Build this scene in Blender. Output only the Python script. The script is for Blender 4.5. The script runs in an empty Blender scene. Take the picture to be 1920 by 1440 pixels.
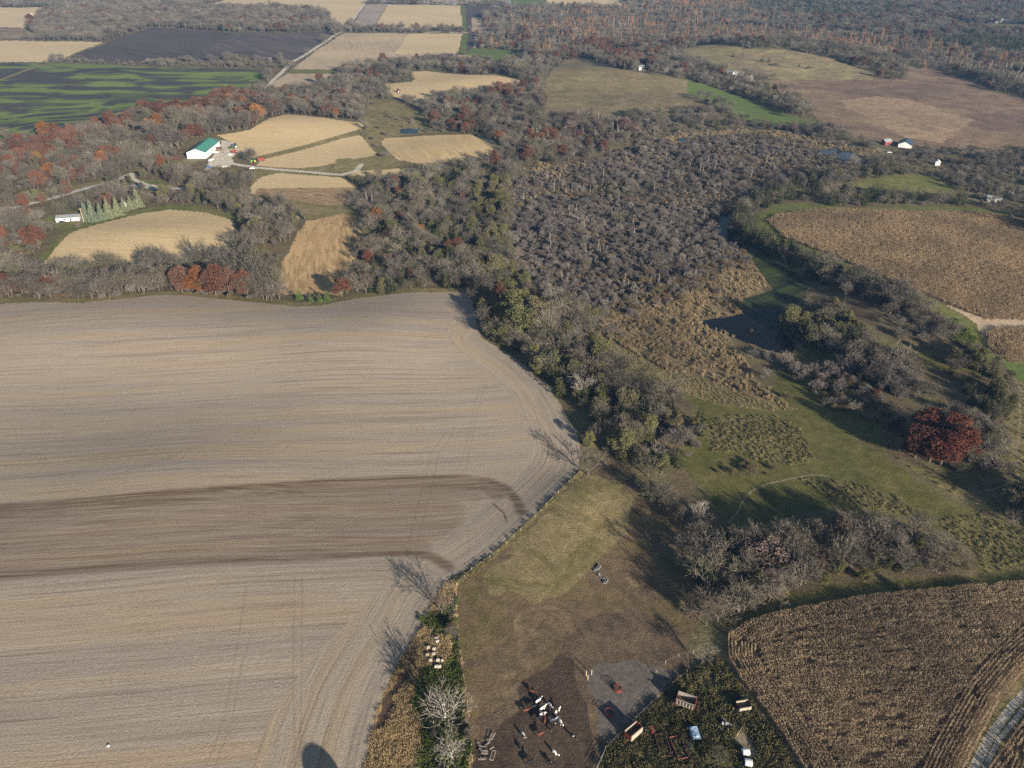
import bpy, bmesh, math, random
import numpy as np
from mathutils import Vector, Matrix

random.seed(7)
RNG = np.random.default_rng(11)
R = math.radians
scene = bpy.context.scene
COL = scene.collection

# ------------------------------------------------------------------ camera
HC = 200.0                 # flying height in metres
PITCH = R(31.0)            # degrees below the horizon
HFOV = R(66.0)
FPX = 960.0 / math.tan(HFOV / 2)
cam_d = bpy.data.cameras.new("camera")
cam_d.sensor_width = 36.0
cam_d.lens = 18.0 / math.tan(HFOV / 2)
cam_d.clip_start = 1.0
cam_d.clip_end = 40000.0
cam = bpy.data.objects.new("camera", cam_d)
cam.location = (0, 0, HC)
cam.rotation_euler = (math.pi / 2 - PITCH, 0, 0)
COL.objects.link(cam)
scene.camera = cam

# ------------------------------------------------------------------ sky and sun
SUN_EL = R(16.5)
SH = R(34.0)                                   # shadows run this far left of straight ahead
sun_dir = Vector((math.sin(SH) * math.cos(SUN_EL), -math.cos(SH) * math.cos(SUN_EL), math.sin(SUN_EL)))
world = bpy.data.worlds.new("World")
scene.world = world
world.use_nodes = True
wn = world.node_tree
for n in list(wn.nodes):
    wn.nodes.remove(n)
wo = wn.nodes.new("ShaderNodeOutputWorld")
bg = wn.nodes.new("ShaderNodeBackground")
sky = wn.nodes.new("ShaderNodeTexSky")
sky.sky_type = 'NISHITA'
sky.sun_disc = False
sky.sun_elevation = SUN_EL
sky.sun_rotation = math.atan2(sun_dir.x, sun_dir.y)
sky.altitude = 300
bg.inputs[1].default_value = 0.05
wn.links.new(sky.outputs[0], bg.inputs[0])
wn.links.new(bg.outputs[0], wo.inputs[0])
sl = bpy.data.lights.new("sun", 'SUN')
sl.energy = 5.0
sl.angle = R(0.53)
sl.color = (1.0, 0.885, 0.735)
so = bpy.data.objects.new("sun", sl)
so.rotation_euler = sun_dir.to_track_quat('Z', 'Y').to_euler()
so.location = (0, 0, 400)
COL.objects.link(so)
scene.view_settings.view_transform = 'Standard'
scene.view_settings.look = 'None'
scene.view_settings.gamma = 1.0
scene.view_settings.exposure = 1.24
scene.cycles.max_bounces = 5
scene.cycles.diffuse_bounces = 2
scene.cycles.volume_bounces = 0
scene.cycles.transparent_max_bounces = 4
scene.cycles.use_denoising = False
scene.cycles.sample_clamp_indirect = 4.0


# ------------------------------------------------------------------ photo pixel (1920 x 1440) to a point of the land
def ray(px):
    px = np.asarray(px, float).reshape(-1, 2)
    u = (px[:, 0] - 960) / FPX
    v = (px[:, 1] - 720) / FPX
    return np.stack([u, math.cos(PITCH) - v * math.sin(PITCH), -math.sin(PITCH) - v * math.cos(PITCH)], 1)


def flat(px):
    d = ray(px)
    t = HC / -d[:, 2]
    return np.stack([d[:, 0] * t, d[:, 1] * t], 1)


def vhash(ix, iy, seed):
    h = (ix.astype(np.int64) * 374761393 + iy.astype(np.int64) * 668265263 + seed * 974711) & 0x7fffffff
    h = ((h ^ (h >> 13)) * 1274126177) & 0x7fffffff
    return ((h ^ (h >> 16)) & 0xffff) / 65535.0


def vnoise(x, y, s, seed):
    x = x / s
    y = y / s
    ix = np.floor(x)
    iy = np.floor(y)
    fx = x - ix
    fy = y - iy
    fx = fx * fx * (3 - 2 * fx)
    fy = fy * fy * (3 - 2 * fy)
    a = vhash(ix, iy, seed)
    b = vhash(ix + 1, iy, seed)
    c = vhash(ix, iy + 1, seed)
    d = vhash(ix + 1, iy + 1, seed)
    return (a * (1 - fx) + b * fx) * (1 - fy) + (c * (1 - fx) + d * fx) * fy - 0.5


BUMPS = []
for px, amp, sx, sy in [((1130, 150), 13, 150, 110), ((1500, 108), 13, 150, 110), ((1370, 100), 7, 90, 70), ((1240, 205), 5, 90, 60), ((250, 250), 7, 150, 90),
                        ((300, 620), 4.5, 110, 45), ((620, 640), 3.2, 60, 50), ((760, 620), 3.0, 45, 50), ((140, 700), -2.2, 60, 60), ((480, 700), -2.0, 50, 60),
                        ((300, 900), 2.5, 50, 35), ((1250, 400), -4, 160, 140), ((1400, 610), -4, 70, 50), ((1720, 470), 7, 110, 90),
                        ((1600, 1250), 3, 40, 40), ((1020, 1000), 2.2, 22, 25), ((1080, 930), 2.0, 15, 15), ((540, 240), 5, 90, 60),
                        ((820, 285), 3.5, 60, 50), ((260, 445), 4, 60, 35), ((1640, 600), 3, 50, 40), ((860, 160), 4, 90, 60), ((1560, 340), 3, 80, 60)]:
    c = flat([px])[0]
    BUMPS.append((c[0], c[1], amp, sx, sy))


def hraw(x, y):
    z = 0.7 * np.sin(x / 47.0 + 1.3) * np.cos(y / 61.0) + 0.35 * np.sin(x / 19.0 + y / 31.0) + 0.5 * np.sin(y / 27.0 + x / 90.0 + 2)
    for cx, cy, a, sx, sy in BUMPS:
        z = z + a * np.exp(-((x - cx) / sx) ** 2 - ((y - cy) / sy) ** 2)
    return z


def seg_dist(x, y, poly, closed=True):
    best = np.full(x.shape, 1e18)
    n = len(poly)
    for i in range(n if closed else n - 1):
        ax, ay = poly[i]
        bx, by = poly[(i + 1) % n]
        dx, dy = bx - ax, by - ay
        L = dx * dx + dy * dy + 1e-9
        t = np.clip(((x - ax) * dx + (y - ay) * dy) / L, 0, 1)
        best = np.minimum(best, (x - ax - t * dx) ** 2 + (y - ay - t * dy) ** 2)
    return np.sqrt(best)


def inside(x, y, poly):
    r = np.zeros(x.shape, bool)
    n = len(poly)
    j = n - 1
    for i in range(n):
        xi, yi = poly[i]
        xj, yj = poly[j]
        if yi != yj:
            r ^= ((yi > y) != (yj > y)) & (x < (xj - xi) * (y - yi) / (yj - yi) + xi)
        j = i
    return r


POND_PX = [(1298, 602), (1345, 597), (1392, 588), (1393, 560), (1450, 545), (1425, 512), (1404, 478), (1352, 452), (1336, 432), (1350, 402),
           (1372, 398), (1362, 432), (1385, 458), (1430, 480), (1500, 515), (1520, 548), (1492, 572), (1470, 592), (1467, 620), (1492, 645), (1484, 668), (1425, 652), (1372, 632)]
POND_W = flat(POND_PX)
POND_Z = float(np.mean(hraw(POND_W[:, 0], POND_W[:, 1]))) - 1.0


def hgt(x, y):
    x = np.asarray(x, float)
    y = np.asarray(y, float)
    z = hraw(x, y)
    m = (x > 20) & (x < 280) & (y > 280) & (y < 680)
    if np.any(m):
        xm, ym = x[m], y[m]
        d = seg_dist(xm, ym, POND_W)
        ins = inside(xm, ym, POND_W)
        w = np.where(ins, 1.0, np.clip(1 - d / 25.0, 0, 1))
        w = w * w * (3 - 2 * w)
        z = z.copy()
        z[m] = z[m] * (1 - w) + POND_Z * w
    return z


def at(px):
    """photo pixels to points lying on the land"""
    d = ray(px)
    z = np.zeros(len(d))
    for _ in range(14):
        t = (HC - z) / -d[:, 2]
        x, y = d[:, 0] * t, d[:, 1] * t
        z = 0.4 * z + 0.6 * hgt(x, y)
    return np.stack([x, y, z], 1)


def at1(x, y):
    return Vector(at([(x, y)])[0])


def ground_z(x, y):
    return float(hgt(np.array([x]), np.array([y]))[0])


# ------------------------------------------------------------------ materials
def newmat(name):
    m = bpy.data.materials.new(name)
    m.use_nodes = True
    nt = m.node_tree
    for n in list(nt.nodes):
        nt.nodes.remove(n)
    out = nt.nodes.new("ShaderNodeOutputMaterial")
    b = nt.nodes.new("ShaderNodeBsdfPrincipled")
    b.inputs['Roughness'].default_value = 0.95
    b.inputs['Specular IOR Level'].default_value = 0.1
    nt.links.new(b.outputs[0], out.inputs[0])
    return m, nt, b


def ramp(nt, fac, stops):
    r = nt.nodes.new("ShaderNodeValToRGB")
    e = r.color_ramp.elements
    while len(e) < len(stops):
        e.new(0.5)
    for i, (p, c) in enumerate(stops):
        e[i].position = p
        e[i].color = (c[0], c[1], c[2], 1)
    if fac is not None:
        nt.links.new(fac, r.inputs[0])
    return r.outputs[0]


def mix(nt, fac, a, b, mode='MIX'):
    n = nt.nodes.new("ShaderNodeMix")
    n.data_type = 'RGBA'
    n.blend_type = mode
    for s, v in ((n.inputs[0], fac), (n.inputs[6], a), (n.inputs[7], b)):
        if isinstance(v, (int, float)):
            s.default_value = v
        elif isinstance(v, (tuple, list)):
            s.default_value = (v[0], v[1], v[2], 1)
        else:
            nt.links.new(v, s)
    return n.outputs[2]


def noise(nt, vec, scale, detail=3, rough=0.55, dist=0.0):
    n = nt.nodes.new("ShaderNodeTexNoise")
    n.inputs['Scale'].default_value = scale
    n.inputs['Detail'].default_value = detail
    n.inputs['Roughness'].default_value = rough
    n.inputs['Distortion'].default_value = dist
    if vec is not None:
        nt.links.new(vec, n.inputs['Vector'])
    return n.outputs[0]


def attr(nt, name, fac=False):
    a = nt.nodes.new("ShaderNodeAttribute")
    a.attribute_name = name
    return a.outputs['Fac'] if fac else a.outputs['Vector']


def mapping(nt, vec, rot=0.0, scale=(1, 1, 1)):
    m = nt.nodes.new("ShaderNodeMapping")
    nt.links.new(vec, m.inputs['Vector'])
    m2 = nt.nodes.new("ShaderNodeMapping")
    m.inputs['Rotation'].default_value = (0, 0, rot)
    nt.links.new(m.outputs[0], m2.inputs['Vector'])
    m2.inputs['Scale'].default_value = scale
    return m2.outputs[0]


def bump(nt, b, height, strength, dist):
    n = nt.nodes.new("ShaderNodeBump")
    n.inputs['Strength'].default_value = strength
    n.inputs['Distance'].default_value = dist
    nt.links.new(height, n.inputs['Height'])
    nt.links.new(n.outputs[0], b.inputs['Normal'])


def texco(nt):
    return nt.nodes.new("ShaderNodeTexCoord").outputs['Object']


def field_mat(name, base, alt, rot=0.0, row=0.6, along=0.02, patch=0.012, fine=1.2, rowc=0.7, patch_col=None, bump_s=0.5):
    """a farmed field: rows run along the rotated x axis; base and alt are the two colours the rows go between"""
    m, nt, b = newmat(name)
    co = texco(nt)
    rows = noise(nt, mapping(nt, co, rot, (along, row, 1)), 1.0, 3, 0.6)
    c = ramp(nt, rows, [(0.5 - 0.2 / max(rowc, .05) * .5, alt), (0.5 + 0.2 / max(rowc, .05) * .5, base)])
    if patch_col:
        p = noise(nt, co, patch, 3, 0.6, 0.6)
        pf = ramp(nt, p, [(0.45, (0, 0, 0)), (0.68, (1, 1, 1))])
        c = mix(nt, pf, c, patch_col)
    f = noise(nt, co, fine, 4, 0.7)
    c = mix(nt, 0.55, c, ramp(nt, f, [(0.3, (0.45, 0.45, 0.45)), (0.7, (1.3, 1.3, 1.3))]), 'MULTIPLY')
    nt.links.new(c, b.inputs['Base Color'])
    bump(nt, b, f, bump_s, 0.35)
    return m


def plain(name, col, rough=0.8, var=0.15, scale=3.0, metallic=0.0, spec=0.3):
    m, nt, b = newmat(name)
    f = noise(nt, texco(nt), scale, 3)
    c = mix(nt, 1.0, col, ramp(nt, f, [(0.3, (1 - var,) * 3), (0.7, (1 + var,) * 3)]), 'MULTIPLY')
    nt.links.new(c, b.inputs['Base Color'])
    b.inputs['Roughness'].default_value = rough
    b.inputs['Metallic'].default_value = metallic
    b.inputs['Specular IOR Level'].default_value = spec
    return m


def foliage(name, cols, clump=0.6, rough=0.9, spread=0.35):
    """leaves or twigs: a colour per tree, mottled through the crown"""
    m, nt, b = newmat(name)
    oi = nt.nodes.new("ShaderNodeObjectInfo")
    n = len(cols)
    c = ramp(nt, oi.outputs['Random'], [((i + 0.5) / n, k) for i, k in enumerate(cols)])
    pl = noise(nt, oi.outputs['Location'], 0.02, 3, 0.6)
    c = mix(nt, 1.0, c, ramp(nt, pl, [(0.35, (0.72, 0.72, 0.74)), (0.65, (1.22, 1.20, 1.14))]), 'MULTIPLY')
    f = noise(nt, texco(nt), clump, 3, 0.7)
    c = mix(nt, 1.0, c, ramp(nt, f, [(0.3, (1 - spread,) * 3), (0.7, (1 + spread,) * 3)]), 'MULTIPLY')
    nt.links.new(c, b.inputs['Base Color'])
    b.inputs['Roughness'].default_value = rough
    b.inputs['Specular IOR Level'].default_value = 0.05
    return m


def tilled_mat():
    m, nt, b = newmat("tilled_soil")
    rv = attr(nt, "rows")
    dark = attr(nt, "dark", True)
    track = attr(nt, "track", True)
    broad = noise(nt, mapping(nt, rv, 0, (0.004, 0.11, 1)), 1.0, 2, 0.5)
    mid = noise(nt, mapping(nt, rv, 0, (0.008, 0.62, 1)), 1.0, 3, 0.7)
    fine = noise(nt, mapping(nt, rv, 0, (0.03, 2.4, 1)), 1.0, 2, 0.6)
    c = ramp(nt, broad, [(0.34, (0.270, 0.230, 0.188)), (0.5, (0.300, 0.250, 0.196)), (0.66, (0.318, 0.250, 0.176))])
    c = mix(nt, 0.85, c, ramp(nt, mid, [(0.32, (0.66, 0.64, 0.63)), (0.43, (0.97, 0.97, 0.97)), (0.7, (1.10, 1.11, 1.12))]), 'MULTIPLY')
    c = mix(nt, 0.8, c, ramp(nt, fine, [(0.30, (0.66, 0.64, 0.62)), (0.5, (1.0, 1.0, 1.0)), (0.72, (1.18, 1.18, 1.18))]), 'MULTIPLY')
    c = mix(nt, track, c, (0.175, 0.135, 0.10))
    co = texco(nt)
    g = noise(nt, co, 1.6, 4, 0.75)
    c = mix(nt, 0.6, c, ramp(nt, g, [(0.32, (0.62, 0.62, 0.62)), (0.68, (1.3, 1.3, 1.3))]), 'MULTIPLY')
    df = nt.nodes.new("ShaderNodeMath")
    df.operation = 'MULTIPLY'
    dn = noise(nt, mapping(nt, co, R(-4), (0.016, 0.7, 1)), 1.0, 4, 0.75)
    nt.links.new(ramp(nt, dn, [(0.30, (0.25,) * 3), (0.62, (1.15,) * 3)]), df.inputs[0])
    nt.links.new(dark, df.inputs[1])
    c = mix(nt, df.outputs[0], c, (0.098, 0.064, 0.040))
    nt.links.new(c, b.inputs['Base Color'])
    bump(nt, b, g, 0.6, 0.3)
    return m


def wheat_mat():
    m, nt, b = newmat("green_wheat_strips")
    co = texco(nt)
    s = noise(nt, mapping(nt, co, R(1.5), (0.0020, 0.030, 1)), 1.0, 4, 0.55)
    f = noise(nt, mapping(nt, co, R(1.5), (0.02, 0.3, 1)), 1.0, 3, 0.6)
    c = ramp(nt, s, [(0.44, (0.058, 0.052, 0.050)), (0.5, (0.085, 0.100, 0.045)), (0.56, (0.135, 0.175, 0.050))])
    c = mix(nt, 0.8, c, ramp(nt, f, [(0.3, (0.7,) * 3), (0.7, (1.25,) * 3)]), 'MULTIPLY')
    nt.links.new(c, b.inputs['Base Color'])
    return m


def patchy(name, cols, s1=0.03, s2=0.25, s3=1.6, bump_s=0.6, dist=1.0, bd=0.5):
    """rough natural ground: colours cols blended by noise at several sizes"""
    m, nt, b = newmat(name)
    co = texco(nt)
    a = noise(nt, co, s1, 4, 0.65, dist)
    n = len(cols)
    c = ramp(nt, a, [(0.32 + 0.36 * i / max(n - 1, 1), k) for i, k in enumerate(cols)])
    p = noise(nt, co, s2, 4, 0.7, 0.4)
    c = mix(nt, 0.75, c, ramp(nt, p, [(0.3, (0.6, 0.6, 0.6)), (0.7, (1.35, 1.33, 1.28))]), 'MULTIPLY')
    q = noise(nt, co, s3, 4, 0.75)
    c = mix(nt, 0.7, c, ramp(nt, q, [(0.3, (0.5, 0.5, 0.5)), (0.7, (1.4, 1.4, 1.4))]), 'MULTIPLY')
    nt.links.new(c, b.inputs['Base Color'])
    bump(nt, b, q, bump_s, bd)
    return m


def water_mat():
    m, nt, b = newmat("pond_water")
    al = attr(nt, "algae", True)
    co = texco(nt)
    s = noise(nt, mapping(nt, co, R(-35), (0.03, 0.2, 1)), 1.0, 4, 0.6, 0.5)
    f = nt.nodes.new("ShaderNodeMath")
    f.operation = 'MULTIPLY'
    nt.links.new(al, f.inputs[0])
    nt.links.new(ramp(nt, s, [(0.36, (0.25,) * 3), (0.6, (1.0,) * 3)]), f.inputs[1])
    c = mix(nt, f.outputs[0], (0.006, 0.008, 0.010), (0.050, 0.064, 0.022))
    nt.links.new(c, b.inputs['Base Color'])
    rg = ramp(nt, f.outputs[0], [(0.0, (0.06,) * 3), (0.6, (0.6,) * 3)])
    nt.links.new(rg, b.inputs['Roughness'])
    b.inputs['Specular IOR Level'].default_value = 0.06
    bump(nt, b, noise(nt, co, 1.5, 2), 0.03, 0.05)
    return m


M = {}
M['wood'] = patchy("leaf_litter", [(0.085, 0.066, 0.042), (0.125, 0.098, 0.060), (0.115, 0.105, 0.055), (0.17, 0.14, 0.085)], 0.02, 0.12, 0.9)
M['tilled'] = tilled_mat()
M['gold'] = field_mat("gold_stubble", (0.52, 0.40, 0.225), (0.43, 0.325, 0.18), R(3), 0.5, 0.02, 0.010, 0.7, 0.7, (0.46, 0.36, 0.215))
M['gold_b'] = field_mat("gold_stubble_rows", (0.50, 0.375, 0.20), (0.35, 0.26, 0.135), R(68), 0.30, 0.015, 0.012, 0.6, 0.8, (0.45, 0.34, 0.19))
M['gold_c'] = field_mat("pale_stubble", (0.53, 0.42, 0.25), (0.43, 0.335, 0.20), R(-4), 0.25, 0.008, 0.008, 0.4, 0.7, (0.47, 0.37, 0.22))
M['tan'] = field_mat("tan_stubble", (0.40, 0.315, 0.215), (0.32, 0.25, 0.175), R(78), 0.16, 0.008, 0.006, 0.4, 0.7, (0.42, 0.33, 0.21))
M['greytan'] = field_mat("grey_tan_stubble", (0.33, 0.27, 0.21), (0.25, 0.21, 0.175), R(80), 0.13, 0.006, 0.006, 0.4, 0.8, (0.30, 0.25, 0.205))
M['dark'] = field_mat("dark_soil", (0.092, 0.074, 0.068), (0.060, 0.050, 0.048), R(38), 0.10, 0.004, 0.004, 0.3, 0.7, (0.088, 0.076, 0.066))
M['dark_b'] = field_mat("plum_brown_soil", (0.115, 0.092, 0.086), (0.080, 0.066, 0.064), R(52), 0.06, 0.004, 0.006, 0.3, 1.4, (0.092, 0.076, 0.072))
M['wheat'] = wheat_mat()
M['green'] = field_mat("bright_grass", (0.115, 0.160, 0.040), (0.085, 0.120, 0.035), R(20), 0.12, 0.01, 0.02, 0.4, 0.7, (0.10, 0.13, 0.045))
M['lawn'] = patchy("mown_grass", [(0.105, 0.115, 0.035), (0.125, 0.135, 0.042), (0.165, 0.150, 0.065)], 0.03, 0.15, 1.0, 0.4)
M['meadow'] = patchy("meadow_grass", [(0.080, 0.083, 0.027), (0.104, 0.099, 0.035), (0.128, 0.113, 0.047)], 0.035, 0.2, 1.2, 0.4)
M['pasture'] = patchy("brown_pasture", [(0.112, 0.096, 0.044), (0.150, 0.112, 0.060), (0.132, 0.096, 0.062), (0.205, 0.155, 0.090)], 0.045, 0.25, 1.5, 0.7)
M['hill'] = patchy("grazed_hill", [(0.150, 0.126, 0.068), (0.175, 0.146, 0.078), (0.185, 0.146, 0.088), (0.21, 0.178, 0.09)], 0.012, 0.06, 0.25, 0.5)
M['knoll'] = patchy("pale_grazed_hill", [(0.19, 0.165, 0.085), (0.22, 0.19, 0.095), (0.185, 0.145, 0.09), (0.26, 0.225, 0.115)], 0.012, 0.06, 0.25, 0.5)
M['marsh'] = patchy("brown_marsh", [(0.145, 0.10, 0.075), (0.175, 0.120, 0.090), (0.21, 0.15, 0.10), (0.25, 0.185, 0.12)], 0.008, 0.05, 0.3, 0.9, 1.5)
M['sedge'] = patchy("tan_sedge", [(0.255, 0.185, 0.120), (0.285, 0.205, 0.135), (0.23, 0.165, 0.115)], 0.014, 0.08, 0.3, 0.6)
M['reed'] = patchy("reed_bed", [(0.15, 0.118, 0.07), (0.19, 0.148, 0.088), (0.12, 0.10, 0.056)], 0.05, 0.3, 1.5, 1.0)
M['swamp'] = patchy("swamp_floor", [(0.085, 0.070, 0.055), (0.11, 0.085, 0.06), (0.16, 0.12, 0.065)], 0.03, 0.2, 1.0)
M['cornsoil'] = field_mat("corn_ground", (0.20, 0.14, 0.085), (0.12, 0.085, 0.05), 0, 1.0, 0.1, 0.02, 1.2, 0.8)
M['cornstub'] = field_mat("broken_corn", (0.47, 0.335, 0.175), (0.27, 0.18, 0.085), R(80), 0.35, 0.05, 0.03, 0.7, 0.8, (0.38, 0.25, 0.13), 0.9)
M['cornbrown'] = field_mat("brown_broken_corn", (0.36, 0.26, 0.145), (0.18, 0.12, 0.07), R(10), 0.8, 0.15, 0.03, 0.7, 0.8)
M['mud'] = patchy("trodden_mud", [(0.066, 0.047, 0.036), (0.082, 0.059, 0.045), (0.108, 0.080, 0.060)], 0.06, 0.5, 1.6, 1.0, 0.6, 0.9)
M['pasture_olive'] = patchy("olive_pasture", [(0.105, 0.100, 0.040), (0.160, 0.135, 0.062), (0.215, 0.172, 0.092), (0.125, 0.108, 0.05)], 0.05, 0.25, 1.5, 0.9)
M['trodden'] = patchy("trodden_pasture", [(0.085, 0.062, 0.047), (0.112, 0.083, 0.058), (0.145, 0.108, 0.072), (0.10, 0.075, 0.055)], 0.07, 0.3, 1.5, 1.0)
M['pad'] = patchy("concrete_pad", [(0.135, 0.115, 0.098), (0.115, 0.104, 0.094), (0.185, 0.155, 0.125)], 0.12, 0.5, 2.0, 0.2)
M['rough'] = patchy("rough_weeds", [(0.060, 0.066, 0.022), (0.095, 0.088, 0.034), (0.14, 0.115, 0.055)], 0.09, 0.35, 1.2, 1.0)
M['rough_pale'] = patchy("pale_rough_grass", [(0.085, 0.082, 0.034), (0.125, 0.112, 0.05), (0.165, 0.140, 0.072)], 0.09, 0.35, 1.2, 1.0)
M['ditch'] = patchy("dry_grass", [(0.31, 0.215, 0.105), (0.235, 0.165, 0.08), (0.36, 0.26, 0.13)], 0.1, 0.4, 1.5, 1.0)
M['creek'] = patchy("creek_mud", [(0.080, 0.053, 0.038), (0.095, 0.064, 0.046)], 0.1, 0.4, 1.5, 0.4)
M['weed_green'] = patchy("green_weeds", [(0.050, 0.068, 0.018), (0.075, 0.092, 0.026), (0.10, 0.10, 0.04)], 0.1, 0.4, 1.2, 1.0)
M['scrub'] = patchy("old_field_grass", [(0.135, 0.120, 0.052), (0.175, 0.148, 0.070), (0.225, 0.180, 0.095)], 0.03, 0.15, 0.8)
M['verge'] = patchy("dry_verge", [(0.23, 0.19, 0.095), (0.17, 0.15, 0.065), (0.27, 0.22, 0.12)], 0.05, 0.25, 1.2)
M['gravel'] = patchy("gravel", [(0.40, 0.36, 0.30), (0.46, 0.42, 0.355), (0.36, 0.32, 0.265)], 0.05, 0.3, 1.5, 0.3)
M['asphalt'] = patchy("worn_asphalt", [(0.34, 0.325, 0.30), (0.38, 0.36, 0.335)], 0.05, 0.3, 1.5, 0.2)
M['path'] = patchy("worn_path", [(0.19, 0.16, 0.11), (0.25, 0.21, 0.15)], 0.1, 0.4, 1.5, 0.3)
M['water'] = water_mat()

# ------------------------------------------------------------------ the land: one sheet, cut into its fields
# (name, material, outline in photo pixels, raggedness in metres)
T_PX = [(-900, 578), (0, 570), (60, 566), (150, 568), (240, 559), (290, 553), (350, 554), (430, 562), (490, 568), (560, 575), (600, 573), (680, 558), (770, 548),
        (870, 548), (884, 560), (892, 600), (905, 635), (940, 655), (985, 685), (1030, 725), (1060, 775), (1083, 815), (1090, 850), (1080, 885), (1050, 915),
        (1000, 965), (930, 1030), (880, 1065), (835, 1090), (805, 1140), (780, 1190), (745, 1245), (715, 1310), (695, 1380), (683, 1440), (660, 1560), (640, 1700), (-900, 1700)]
C1_PX = [(1362, 1195), (1400, 1168), (1500, 1142), (1600, 1125), (1700, 1113), (1800, 1103), (1920, 1092), (2150, 1085), (2000, 1185), (1920, 1262), (1870, 1325), (1810, 1440), (1770, 1540),
         (1560, 1540), (1505, 1445), (1440, 1345), (1385, 1275), (1362, 1232)]
C2_PX = [(1850, 1440), (1920, 1345), (2010, 1260), (2200, 1160), (2300, 1500), (1800, 1540)]
C3_PX = [(1437, 415), (1450, 405), (1490, 398), (1540, 394), (1700, 397), (1820, 398), (1870, 404), (1930, 430), (2010, 470), (2150, 560), (2150, 610), (1920, 600), (1845, 598), (1780, 572),
         (1680, 532), (1600, 497), (1540, 472), (1470, 447)]
C4_PX = [(1845, 628), (1870, 616), (1930, 615), (2040, 640), (2040, 690), (1920, 676), (1880, 670), (1852, 655)]
REED_PX = [(1128, 590), (1190, 585), (1260, 560), (1340, 520), (1395, 480), (1412, 495), (1440, 535), (1395, 562), (1390, 588), (1300, 602), (1370, 632), (1392, 668), (1425, 715), (1480, 762), (1420, 745), (1330, 712), (1260, 700), (1190, 665), (1120, 625)]
SWAMP_PX = [(955, 350), (1000, 325), (1100, 300), (1200, 270), (1290, 245), (1400, 240), (1480, 250), (1600, 272), (1640, 300), (1590, 325), (1460, 345), (1450, 385), (1372, 400), (1345, 430),
            (1352, 455), (1400, 480), (1340, 520), (1260, 560), (1190, 585), (1120, 600), (1060, 575), (1000, 535), (965, 485), (958, 420)]
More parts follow.
